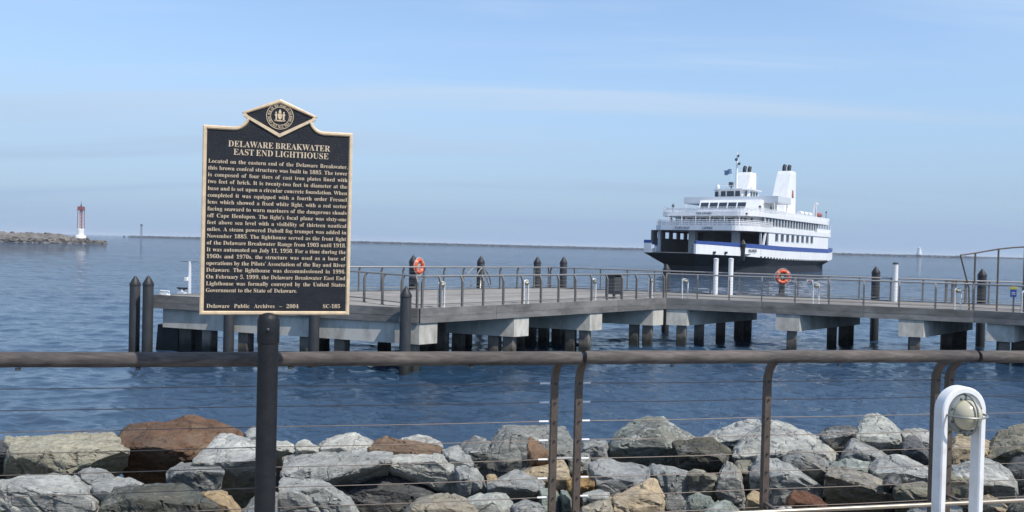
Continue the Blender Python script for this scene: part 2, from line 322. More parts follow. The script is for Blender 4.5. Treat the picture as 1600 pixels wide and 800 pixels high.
 'm': (825, [[798,0,798,24,774,28,760,39,752,56,750,315,718,434,622,474,542,453,477,389,435,453,353,474,280,454,218,394,218,462,28,462,28,438,53,434,68,423,76,404,78,83,75,56,67,38,52,28,27,24,27,0,264,0,264,24,241,29,227,40,220,57,218,350,254,391,297,404,322,399,336,384,343,358,343,57,335,39,321,28,297,24,297,0,530,0,530,24,507,28,493,39,485,57,483,353,520,391,562,404,587,399,601,384,608,359,608,57,600,39,586,28,562,24,562,0]]),
 'n': (567, [[541,0,541,24,517,28,502,39,495,56,492,83,492,315,460,434,362,474,283,455,220,398,220,462,28,462,28,438,53,434,68,423,76,404,78,83,75,56,67,38,52,28,27,24,27,0,268,0,268,24,244,28,230,39,222,56,220,350,258,391,302,404,327,399,341,384,348,359,350,83,340,39,308,24,301,24,301,0]]),
 'o': (501, [[189,-7,251,-15,312,-7,366,16,410,53,444,102,465,161,472,229,465,298,444,357,410,406,365,443,311,466,250,474,189,466,135,443,90,405,56,356,35,296,28,229,35,163,56,105,90,55,135,17],[287,27,251,17,215,27,191,58,183,84,174,230,178,338,191,403,214,435,251,445,286,435,309,403,323,339,327,229,319,84,311,58]]),
 'p': (553, [[26,-184,26,-207,294,-207,294,-183,268,-181,249,-175,235,-165,226,-147,220,48,272,1,338,-15,389,-7,434,18,470,56,498,108,515,169,521,238,515,302,499,360,472,407,436,444,393,467,343,475,268,454,213,391,213,462,29,462,29,439,55,433,69,422,76,400,75,-150,69,-164,60,-175,46,-181],[330,54,291,42,249,57,220,102,220,350,254,398,296,414,335,403,359,369,372,310,376,230,371,148,356,88]]),
 'q': (542, [[527,-207,527,-183,501,-179,486,-169,479,-151,476,-124,476,477,460,477,383,419,320,461,253,475,192,467,139,442,93,402,59,349,37,286,30,214,36,151,53,96,81,50,117,15,161,-7,211,-14,278,0,333,43,333,-124,329,-152,319,-170,297,-179,260,-183,260,-207],[288,48,266,44,223,56,195,90,179,148,174,232,179,324,195,389,224,427,267,439,317,419,333,359,333,100,325,77,309,59]]),
 'r': (428, [[294,0,294,24,258,28,237,38,226,55,222,83,222,286,227,327,241,360,261,380,281,387,296,383,331,344,346,334,369,331,394,336,414,349,427,370,431,396,426,428,410,453,384,469,347,474,313,468,279,449,245,417,217,375,217,462,31,462,30,437,55,433,69,425,76,406,78,83,75,55,68,38,52,29,27,24,27,0]]),
 's': (429, [[225,-15,289,-5,340,27,372,77,383,141,377,189,360,226,329,255,285,282,191,330,172,346,160,364,156,386,160,408,173,426,194,437,222,441,259,434,293,413,320,378,340,330,363,330,363,475,343,475,332,459,210,475,146,465,97,433,65,386,55,328,62,288,81,252,114,221,159,193,232,156,273,125,286,87,281,60,266,40,242,26,209,22,167,31,129,58,98,101,79,157,53,157,53,-13,76,-13,89,7,109,13,181,-9]]),
 't': (340, [[184,-14,271,14,331,98,307,111,282,73,250,60,233,64,223,76,217,95,215,415,309,415,309,462,215,462,215,631,192,631,167,593,30,446,30,415,72,415,72,106,79,53,98,16,133,-7]]),
 'u': (558, [[136,-5,195,-15,238,-10,277,5,312,29,340,60,340,-15,446,11,536,19,536,44,509,49,493,58,485,76,482,104,482,462,282,462,282,438,312,434,329,422,337,401,340,369,340,98,305,64,263,53,241,57,225,69,214,87,211,110,211,462,17,462,17,438,43,433,59,421,66,399,68,144,75,75,97,26]]),
 'v': (456, [[212,-15,238,-15,414,415,430,430,454,439,454,462,303,462,303,438,345,430,359,405,275,182,192,411,202,431,244,438,244,462,-4,462,-4,437,18,432,33,419]]),
 'w': (647, [[182,-15,208,-15,332,293,430,-15,453,-15,633,424,645,435,663,439,663,462,530,462,530,439,566,430,573,422,576,410,500,210,450,430,481,437,481,462,250,462,250,439,270,436,282,430,291,417,314,350,248,189,172,423,178,431,206,437,206,462,-16,462,-16,437,-2,432,9,424]]),
 'x': (475, [[175,0,175,22,137,29,126,51,131,69,205,170,272,64,276,45,273,35,265,29,231,24,231,0,475,0,475,23,461,26,451,32,295,274,378,378,421,421,463,441,463,462,299,462,299,438,338,432,346,426,349,415,345,400,273,306,212,405,209,417,220,433,251,438,251,462,6,462,6,437,36,424,64,392,183,203,92,84,51,44,7,22,7,0]]),
 'y': (447, [[43,-203,78,-209,113,-205,142,-195,168,-174,193,-143,216,-97,241,-36,413,418,427,432,446,437,446,462,302,462,302,437,325,436,342,431,351,422,276,177,194,423,202,431,241,437,241,462,-7,462,12,435,209,-7,170,-110,147,-138,128,-147,115,-143,107,-91,95,-73,77,-63,53,-59,27,-64,7,-79,-6,-101,-10,-125,-4,-159,15,-186]]),
 'z': (436, [[19,21,19,0,399,0,411,160,387,160,363,103,332,65,288,44,227,37,187,37,409,433,409,462,47,462,39,322,65,322,83,372,108,405,143,422,191,428,250,428]]),
 '–': (500, [[509,221,509,285,-9,285,-9,221]]),
}
from mathutils.geometry import tessellate_polygon
def thin(l, d):
    """pull an outline in by d (the filled side lies to the left of its edges)"""
    out = []
    for i, (x, y) in enumerate(l):
        a, b = Vector(l[i - 1]), Vector(l[(i + 1) % len(l)]); p = Vector((x, y))
        e1 = (p - a).normalized(); e2 = (b - p).normalized()
        n = Vector((-e1.y - e2.y, e1.x + e2.x))
        k = d / max(.45, n.length / 2) if n.length > 1e-6 else 0
        n = n.normalized() if n.length > 1e-6 else Vector((0, 0))
        out.append((x + n.x * k, y + n.y * k))
    return out
GLYPH = {}
for _ch, (_adv, _loops) in LETTERS.items():
    _ls = [[(l[k] / 1000, l[k + 1] / 1000) for k in range(0, len(l), 2)] for l in _loops]
    _tri = tessellate_polygon([[Vector((x, y, 0)) for x, y in l] for l in _ls])
    _ls = [thin(l, .004) for l in _ls]
    _vs = [p for l in _ls for p in l]; _rim = []; _n = 0
    for l in _ls:
        _rim += [(_n + i, _n + (i + 1) % len(l)) for i in range(len(l))]; _n += len(l)
    GLYPH[_ch] = (_vs, [tuple(t) for t in _tri], _rim, _adv / 1000)
def text_verts(s, size, extrude=0.0, kx=1.0):
    """raised letters: x along the line, z up, front at -y"""
    V, F, x = [], [], 0.0
    for ch in s:
        if ch == ' ': x += .25 * size; continue
        vs, fs, rim, adv = GLYPH[ch]; n = len(V); k = len(vs)
        V += [(x + a * size * kx, -extrude, b * size) for a, b in vs] + [(x + a * size * kx, extrude, b * size) for a, b in vs]
        F += [tuple(i + n for i in f) for f in fs] + [(j + n, i + n, i + n + k, j + n + k) for i, j in rim]
        x += adv * size * kx
    xs = [v[0] for v in V]
    return V, F, (min(xs), max(xs)) if xs else (0, 0)
# ------------------------------------------------------------------ materials
def new_mat(name):
    m = bpy.data.materials.new(name); m.use_nodes = True
    nt = m.node_tree
    return m, nt, nt.nodes, nt.links, nt.nodes['Principled BSDF']

def ramp(nodes, stops):
    r = nodes.new('ShaderNodeValToRGB')
    e = r.color_ramp.elements
    while len(e) > 1: e.remove(e[-1])
    e[0].position, e[0].color = stops[0][0], (*stops[0][1], 1)
    for p, c in stops[1:]:
        k = e.new(p); k.color = (*c, 1)
    return r

def surf(name, base, rough=0.6, metal=0.0, vary=0.12, scale=6.0, bump=0.0, bscale=40.0, stretch=(1, 1, 1),
         dirt=None, dscale=2.0, damt=0.5, spec=0.5, coat=0.0, orand=0.0):
    """painted or raw surface: slight mottling, optional stains, fine relief"""
    m, nt, nd, lk, bs = new_mat(name)
    bs.inputs['Roughness'].default_value = rough
    bs.inputs['Metallic'].default_value = metal
    bs.inputs['Specular IOR Level'].default_value = spec
    bs.inputs['Coat Weight'].default_value = coat
    co = nd.new('ShaderNodeTexCoord')
    mp = nd.new('ShaderNodeMapping'); mp.inputs['Scale'].default_value = stretch
    lk.new(co.outputs['Object'], mp.inputs[0])
    n1 = nd.new('ShaderNodeTexNoise'); n1.inputs['Scale'].default_value = scale; n1.inputs['Detail'].default_value = 6
    n1.inputs['Roughness'].default_value = 0.65
    lk.new(mp.outputs[0], n1.inputs['Vector'])
    lo = tuple(c * (1 - vary) for c in base); hi = tuple(min(1, c * (1 + vary)) for c in base)
    r1 = ramp(nd, [(0.3, lo), (0.7, hi)])
    lk.new(n1.outputs['Fac'], r1.inputs[0])
    colr = r1.outputs[0]
    if dirt:
        n2 = nd.new('ShaderNodeTexNoise'); n2.inputs['Scale'].default_value = dscale; n2.inputs['Detail'].default_value = 8
        n2.inputs['Roughness'].default_value = 0.7
        lk.new(mp.outputs[0], n2.inputs['Vector'])
        r2 = ramp(nd, [(0.45, (0, 0, 0)), (0.72, (damt,) * 3)])
        lk.new(n2.outputs['Fac'], r2.inputs[0])
        mx = nd.new('ShaderNodeMix'); mx.data_type = 'RGBA'
        lk.new(r2.outputs[0], mx.inputs['Factor']); lk.new(colr, mx.inputs['A']); mx.inputs['B'].default_value = (*dirt, 1)
        colr = mx.outputs['Result']
    if orand:      # each board or block weathers a little differently
        oi = nd.new('ShaderNodeObjectInfo')
        mo = nd.new('ShaderNodeMapRange'); mo.inputs['To Min'].default_value = 1 - orand; mo.inputs['To Max'].default_value = 1 + orand
        lk.new(oi.outputs['Random'], mo.inputs['Value'])
        mq = nd.new('ShaderNodeMix'); mq.data_type = 'RGBA'; mq.blend_type = 'MULTIPLY'; mq.inputs['Factor'].default_value = 1
        lk.new(colr, mq.inputs['A']); lk.new(mo.outputs[0], mq.inputs['B']); colr = mq.outputs['Result']
    lk.new(colr, bs.inputs['Base Color'])
    if bump:
        n3 = nd.new('ShaderNodeTexNoise'); n3.inputs['Scale'].default_value = bscale; n3.inputs['Detail'].default_value = 4
        lk.new(mp.outputs[0], n3.inputs['Vector'])
        b = nd.new('ShaderNodeBump'); b.inputs['Strength'].default_value = bump; b.inputs['Distance'].default_value = 0.01
        lk.new(n3.outputs['Fac'], b.inputs['Height']); lk.new(b.outputs[0], bs.inputs['Normal'])
    return m

M = {}
M['concrete'] = surf('concrete', (0.53, 0.515, 0.46), 0.85, vary=0.10, scale=1.2, dirt=(0.20, 0.185, 0.15), dscale=1.6, damt=0.85, bump=0.5, bscale=9, stretch=(1, 1, .45), orand=.08)
M['pile_concrete'] = surf('weathered pile concrete', (0.19, 0.165, 0.14), 0.9, vary=0.3, scale=1.5, dirt=(0.05, 0.05, 0.045), dscale=1.1, damt=0.8, bump=0.6, bscale=7, stretch=(1, 1, .4), orand=.25)
M['pile_timber'] = surf('black wrapped pile', (0.027, 0.031, 0.036), 0.66, vary=0.4, scale=4, dirt=(0.075, 0.072, 0.066), dscale=3.0, damt=0.7, bump=0.8, bscale=9, stretch=(1, 1, .15), orand=.2)
M['fascia'] = surf('weathered grey fascia timber', (0.165, 0.162, 0.155), 0.85, vary=0.3, scale=1.6, dirt=(0.055, 0.052, 0.048), dscale=1.4, damt=0.85, bump=0.5, bscale=12, stretch=(.6, .6, 1.5), orand=.16)
M['deck'] = surf('weathered deck boards', (0.26, 0.245, 0.225), 0.85, vary=0.2, scale=0.8, dirt=(0.14, 0.13, 0.12), dscale=0.35, damt=0.6, bump=0.3, bscale=8, orand=.2)
M['steel'] = surf('brushed railing steel', (0.33, 0.31, 0.29), 0.42, 0.75, vary=0.15, scale=8)
M['cable'] = surf('weathered cable steel', (0.16, 0.13, 0.11), 0.55, 0.5, vary=0.2, scale=20)
M['rail_post'] = surf('bronze brown railing steel', (0.095, 0.075, 0.062), 0.5, 0.25, vary=0.3, scale=14, bump=0.25, bscale=60, dirt=(0.16, 0.11, 0.075), dscale=12, damt=0.5)
M['pier_post'] = surf('pier railing steel', (0.20, 0.185, 0.17), 0.5, 0.5, vary=0.2, scale=5)
M['white_paint'] = surf('white paint', (0.80, 0.80, 0.79), 0.35, vary=0.03, scale=5, dirt=(0.50, 0.47, 0.42), dscale=11, damt=0.4)
M['ferry_white'] = surf('ferry white paint', (0.80, 0.81, 0.82), 0.4, vary=0.025, scale=0.3, dirt=(0.56, 0.50, 0.42), dscale=0.9, damt=0.42, stretch=(1, 1, .22))
M['ferry_grey'] = surf('ferry pale grey paint', (0.60, 0.63, 0.66), 0.45, vary=0.04, scale=0.3)
M['ferry_black'] = surf('ferry black hull paint', (0.022, 0.026, 0.034), 0.75, vary=0.25, scale=0.25, dirt=(0.05, 0.055, 0.06), dscale=0.2, damt=0.3, spec=0.2)
M['ferry_blue'] = surf('ferry blue stripe paint', (0.035, 0.075, 0.27), 0.4, vary=0.06, scale=0.4)
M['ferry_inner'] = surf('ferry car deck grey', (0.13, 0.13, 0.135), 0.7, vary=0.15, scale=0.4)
M['glass_dark'] = surf('dark window glass', (0.03, 0.04, 0.055), 0.08, vary=0.1, spec=0.7)
M['black'] = surf('matt black', (0.018, 0.019, 0.022), 0.55, vary=0.2)
M['grey_mark'] = surf('dark grey lettering paint', (0.10, 0.11, 0.13), 0.6)
M['flag'] = surf('faded blue flag cloth', (0.13, 0.22, 0.33), 0.8, vary=0.25, scale=2)
M['orange'] = surf('orange life ring plastic', (0.62, 0.085, 0.03), 0.5, vary=0.12, scale=6)
M['rope'] = surf('white rope', (0.62, 0.6, 0.55), 0.9, vary=0.15, scale=60)
M['red'] = surf('red paint', (0.26, 0.075, 0.085), 0.55, vary=0.12, scale=2)
M['red_dim'] = surf('brick red emblem paint', (0.30, 0.10, 0.08), 0.6, vary=0.2, scale=3)
M['yellow'] = surf('yellow sign paint', (0.62, 0.52, 0.10), 0.5)
M['blue_sign'] = surf('blue sign paint', (0.05, 0.09, 0.30), 0.5)
M['dark_metal'] = surf('dark grey metal', (0.075, 0.08, 0.085), 0.5, 0.3, vary=0.2, scale=6)
M['grey_metal'] = surf('grey green lamp casting', (0.235, 0.25, 0.235), 0.42, 0.35, vary=0.12, scale=18, bump=0.1, bscale=80)
M['sign_black'] = surf('black blue plaque paint', (0.011, 0.0135, 0.020), 0.5, vary=0.3, scale=30, bump=0.35, bscale=260, spec=0.3, dirt=(.03, .032, .036), dscale=14, damt=.4)
M['sign_post'] = surf('black post paint', (0.012, 0.0135, 0.017), 0.5, vary=0.3, scale=20, bump=0.2, bscale=70, dirt=(.03, .03, .03), dscale=9, damt=.5, spec=0.3)
M['bronze'] = surf('pale gold bronze', (0.76, 0.59, 0.39), 0.42, 0.25, vary=0.12, scale=40, dirt=(0.42, 0.34, 0.26), dscale=25, damt=0.5)
M['bronze_text'] = surf('raised bronze lettering', (0.64, 0.52, 0.37), 0.5, 0.15, vary=0.14, scale=60)
M['person_dark'] = surf('dark clothing', (0.04, 0.045, 0.06), 0.85)
M['far_rock'] = surf('breakwater stone', (0.15, 0.135, 0.122), 0.9, vary=0.5, scale=0.35, dirt=(0.07, 0.065, 0.06), dscale=0.6, damt=0.7)
M['far_wet'] = surf('wet dark stone', (0.045, 0.045, 0.042), 0.6, vary=0.35, scale=0.4)
M['far_dark'] = surf('distant breakwater stone', (0.055, 0.062, 0.072), 0.9, vary=0.4, scale=0.05)

def tide(key, dark=(.022, .024, .02), z0=.25, z1=.75):
    # weed and mussels below the high water line
    m = M[key]; nd, lk = m.node_tree.nodes, m.node_tree.links; bs = nd['Principled BSDF']
    src = bs.inputs['Base Color'].links[0].from_socket
    g = nd.new('ShaderNodeNewGeometry'); sp = nd.new('ShaderNodeSeparateXYZ'); lk.new(g.outputs['Position'], sp.inputs[0])
    n = nd.new('ShaderNodeTexNoise'); n.inputs['Scale'].default_value = 5; n.inputs['Detail'].default_value = 4
    lk.new(g.outputs['Position'], n.inputs['Vector'])
    ad = nd.new('ShaderNodeMath'); ad.operation = 'MULTIPLY_ADD'; ad.inputs[1].default_value = .7; lk.new(n.outputs['Fac'], ad.inputs[0]); lk.new(sp.outputs['Z'], ad.inputs[2])
    mr = nd.new('ShaderNodeMapRange'); mr.inputs['From Min'].default_value = z0 + .35; mr.inputs['From Max'].default_value = z1 + .35
    lk.new(ad.outputs[0], mr.inputs['Value'])
    mx = nd.new('ShaderNodeMix'); mx.data_type = 'RGBA'; lk.new(mr.outputs[0], mx.inputs['Factor']); mx.inputs['A'].default_value = (*dark, 1); lk.new(src, mx.inputs['B'])
    lk.new(mx.outputs['Result'], bs.inputs['Base Color'])
tide('pile_concrete')
tide('pile_timber', (.012, .014, .012), .1, .7)
def wood_rail():
    m, nt, nd, lk, bs = new_mat('weathered brown wood grain')
    co = nd.new('ShaderNodeTexCoord')
    mp = nd.new('ShaderNodeMapping'); mp.inputs['Rotation'].default_value = (0, 0, -math.atan2(.197, .980)); mp.inputs['Scale'].default_value = (2.2, 30, 30)
    lk.new(co.outputs['Object'], mp.inputs[0])
    n = nd.new('ShaderNodeTexNoise'); n.inputs['Scale'].default_value = 1.6; n.inputs['Detail'].default_value = 7; n.inputs['Roughness'].default_value = .65
    lk.new(mp.outputs[0], n.inputs['Vector'])
    r = ramp(nd, [(.30, (.058, .050, .046)), (.52, (.112, .098, .090)), (.75, (.18, .158, .145))])
    lk.new(n.outputs['Fac'], r.inputs[0])
    n2 = nd.new('ShaderNodeTexNoise'); n2.inputs['Scale'].default_value = 2.3; n2.inputs['Detail'].default_value = 4
    lk.new(co.outputs['Object'], n2.inputs['Vector'])
    r2 = ramp(nd, [(.40, (.7, .7, .72)), (.65, (1.1, 1.08, 1.05))])
    lk.new(n2.outputs['Fac'], r2.inputs[0])
    mx = nd.new('ShaderNodeMix'); mx.data_type = 'RGBA'; mx.blend_type = 'MULTIPLY'; mx.inputs['Factor'].default_value = 1
    lk.new(r.outputs[0], mx.inputs['A']); lk.new(r2.outputs[0], mx.inputs['B'])
    lk.new(mx.outputs['Result'], bs.inputs['Base Color'])
    bs.inputs['Roughness'].default_value = .8
    bs.inputs['Specular IOR Level'].default_value = .3
    b = nd.new('ShaderNodeBump'); b.inputs['Strength'].default_value = .5; b.inputs['Distance'].default_value = .002
    lk.new(n.outputs['Fac'], b.inputs['Height']); lk.new(b.outputs[0], bs.inputs['Normal'])
    return m
M['wood_rail'] = wood_rail()

def lamp_glass():
    m, nt, nd, lk, bs = new_mat('frosted cream lamp glass')
    bs.inputs['Base Color'].default_value = (.50, .46, .33, 1)
    bs.inputs['Roughness'].default_value = .22
    bs.inputs['Subsurface Weight'].default_value = .3
    bs.inputs['Subsurface Radius'].default_value = (.02, .02, .012)
    bs.inputs['Coat Weight'].default_value = .4
    return m
M['lamp_glass'] = lamp_glass()

STONE = {  # main colour, second colour, vein amount
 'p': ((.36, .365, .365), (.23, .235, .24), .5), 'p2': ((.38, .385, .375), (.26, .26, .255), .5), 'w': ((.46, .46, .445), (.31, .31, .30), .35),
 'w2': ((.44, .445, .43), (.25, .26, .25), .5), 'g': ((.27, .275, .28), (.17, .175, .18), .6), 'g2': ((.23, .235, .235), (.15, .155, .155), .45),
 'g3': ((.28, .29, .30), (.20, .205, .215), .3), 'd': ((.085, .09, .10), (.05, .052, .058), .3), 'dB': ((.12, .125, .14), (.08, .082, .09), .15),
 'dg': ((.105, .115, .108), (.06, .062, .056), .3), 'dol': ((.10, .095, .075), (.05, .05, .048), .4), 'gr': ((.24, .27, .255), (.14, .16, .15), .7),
 'gr2': ((.29, .32, .305), (.18, .20, .19), .7), 'gS': ((.21, .225, .215), (.10, .108, .102), 1.0), 'br': ((.17, .098, .062), (.085, .052, .038), .05),
 'brn': ((.19, .125, .085), (.12, .08, .055), .05), 'br2': ((.185, .115, .078), (.10, .065, .048), .1), 'rb': ((.155, .072, .042), (.09, .045, .03), .05),
 't': ((.42, .33, .215), (.28, .20, .12), .2), 't2': ((.38, .315, .23), (.22, .17, .12), .35), 't3': ((.43, .33, .22), (.31, .27, .22), .25),
 'tg': ((.33, .29, .235), (.20, .19, .175), .4), 'tt': ((.29, .285, .27), (.20, .205, .21), .3), 'tD': ((.36, .32, .265), (.17, .165, .16), .3),
 'tanL': ((.33, .305, .24), (.24, .225, .19), .3), 'ol': ((.22, .21, .175), (.14, .135, .115), .3), 'ol2': ((.26, .24, .19), (.15, .145, .12), .4),
 'oc': ((.30, .19, .085), (.19, .12, .06), .1), 'wD': ((.40, .405, .405), (.25, .255, .26), .5), 'gD': ((.29, .295, .30), (.16, .165, .17), .6),
 'dW': ((.22, .225, .23), (.09, .095, .10), .9)}
def stone(key):
    c1, c2, vein = STONE[key]
    c1 = (c1[0] * 1.20, c1[1] * 1.19, c1[2] * 1.09); c2 = (c2[0] * 1.15, c2[1] * 1.15, c2[2] * 1.07)
    m, nt, nd, lk, bs = new_mat('rock ' + key)
    co = nd.new('ShaderNodeTexCoord'); oi = nd.new('ShaderNodeObjectInfo')
    ad = nd.new('ShaderNodeVectorMath'); ad.operation = 'ADD'
    sc = nd.new('ShaderNodeMath'); sc.operation = 'MULTIPLY'; sc.inputs[1].default_value = 37.0
    lk.new(oi.outputs['Random'], sc.inputs[0])
    lk.new(co.outputs['Object'], ad.inputs[0]); lk.new(sc.outputs[0], ad.inputs[1])
    def nz(scale, det, rough, dist=0.0):
        n = nd.new('ShaderNodeTexNoise'); n.inputs['Scale'].default_value = scale; n.inputs['Detail'].default_value = det
        n.inputs['Roughness'].default_value = rough; n.inputs['Distortion'].default_value = dist
        lk.new(ad.outputs[0], n.inputs['Vector']); return n.outputs['Fac']
    big = nz(2.2, 6, .62, .5)
    r = ramp(nd, [(.34, c2), (.52, tuple((a + b) / 2 for a, b in zip(c1, c2))), (.66, c1)])
    lk.new(big, r.inputs[0])
    fine = nz(19, 9, .8, .3)
    r2 = ramp(nd, [(.30, (.42, .42, .43)), (.53, (1, 1, 1)), (.74, (1.42, 1.41, 1.38))])
    lk.new(fine, r2.inputs[0])
    mx = nd.new('ShaderNodeMix'); mx.data_type = 'RGBA'; mx.blend_type = 'MULTIPLY'; mx.inputs['Factor'].default_value = .85
    lk.new(r.outputs[0], mx.inputs['A']); lk.new(r2.outputs[0], mx.inputs['B'])
    # pale mineral veins: thin bands where a stretched noise crosses its middle value
    mp = nd.new('ShaderNodeMapping'); mp.inputs['Rotation'].default_value = (.5, .9, .4); mp.inputs['Scale'].default_value = (.6, .8, 3.0)
    lk.new(ad.outputs[0], mp.inputs[0])
    n4 = nd.new('ShaderNodeTexNoise'); n4.inputs['Scale'].default_value = 2.4; n4.inputs['Detail'].default_value = 5; n4.inputs['Roughness'].default_value = .5
    n4.inputs['Distortion'].default_value = .25
    lk.new(mp.outputs[0], n4.inputs['Vector'])
    rv = ramp(nd, [(.485, (0, 0, 0)), (.498, (vein * .6,) * 3), (.503, (vein * .6,) * 3), (.515, (0, 0, 0))])
    lk.new(n4.outputs['Fac'], rv.inputs[0])
    mv = nd.new('ShaderNodeMix'); mv.data_type = 'RGBA'
    lk.new(rv.outputs[0], mv.inputs['Factor']); lk.new(mx.outputs['Result'], mv.inputs['A']); mv.inputs['B'].default_value = (.52, .52, .50, 1)
    # streaky bedding along one direction of the stone
    mp2 = nd.new('ShaderNodeMapping'); mp2.inputs['Rotation'].default_value = (.9, .35, .8); mp2.inputs['Scale'].default_value = (.7, 1.0, 4.5)
    lk.new(ad.outputs[0], mp2.inputs[0])
    n5 = nd.new('ShaderNodeTexNoise'); n5.inputs['Scale'].default_value = 4.5; n5.inputs['Detail'].default_value = 9; n5.inputs['Roughness'].default_value = .72
    lk.new(mp2.outputs[0], n5.inputs['Vector'])
    r5 = ramp(nd, [(.32, (.58, .58, .59)), (.5, (1, 1, 1)), (.70, (1.3, 1.29, 1.26))])
    lk.new(n5.outputs['Fac'], r5.inputs[0])
    mb5 = nd.new('ShaderNodeMix'); mb5.data_type = 'RGBA'; mb5.blend_type = 'MULTIPLY'; mb5.inputs['Factor'].default_value = .8
    lk.new(mv.outputs['Result'], mb5.inputs['A']); lk.new(r5.outputs[0], mb5.inputs['B']); mv = mb5
    # rusty and lichen stains
    st = nz(1.4, 7, .7, .8)
    rs = ramp(nd, [(.53, (0, 0, 0)), (.72, (.55, .55, .55))])
    lk.new(st, rs.inputs[0])
    ms = nd.new('ShaderNodeMix'); ms.data_type = 'RGBA'
    lk.new(rs.outputs[0], ms.inputs['Factor']); lk.new(mv.outputs['Result'], ms.inputs['A']); ms.inputs['B'].default_value = (.21, .175, .125, 1)
    lk.new(ms.outputs['Result'], bs.inputs['Base Color'])
    bs.inputs['Roughness'].default_value = .88
    bs.inputs['Specular IOR Level'].default_value = .25
    # relief: broken facets, grain, thin cracks
    vo = nd.new('ShaderNodeTexVoronoi'); vo.feature = 'DISTANCE_TO_EDGE'; vo.inputs['Scale'].default_value = 2.3
    wr = nd.new('ShaderNodeMix'); wr.data_type = 'VECTOR'; wr.inputs['Factor'].default_value = .22
    nv = nd.new('ShaderNodeTexNoise'); nv.inputs['Scale'].default_value = 4; nv.inputs['Detail'].default_value = 5
    lk.new(ad.outputs[0], nv.inputs['Vector'])
    lk.new(ad.outputs[0], wr.inputs['A']); lk.new(nv.outputs['Color'], wr.inputs['B'])
    lk.new(wr.outputs['Result'], vo.inputs['Vector'])
    rc = ramp(nd, [(0, (0, 0, 0)), (.02, (1, 1, 1))])
    lk.new(vo.outputs['Distance'], rc.inputs[0])
    h1 = nd.new('ShaderNodeMath'); h1.operation = 'MULTIPLY_ADD'; h1.inputs[1].default_value = .35
    lk.new(rc.outputs[0], h1.inputs[0])
    hs_ = nd.new('ShaderNodeMath'); hs_.operation = 'MULTIPLY_ADD'; hs_.inputs[1].default_value = .6
    lk.new(n5.outputs['Fac'], hs_.inputs[0]); lk.new(nz(11, 8, .68), hs_.inputs[2])
    lk.new(hs_.outputs[0], h1.inputs[2])
    b = nd.new('ShaderNodeBump'); b.inputs['Strength'].default_value = 1.0; b.inputs['Distance'].default_value = .034
    lk.new(h1.outputs[0], b.inputs['Height']); lk.new(b.outputs[0], bs.inputs['Normal'])
    return m

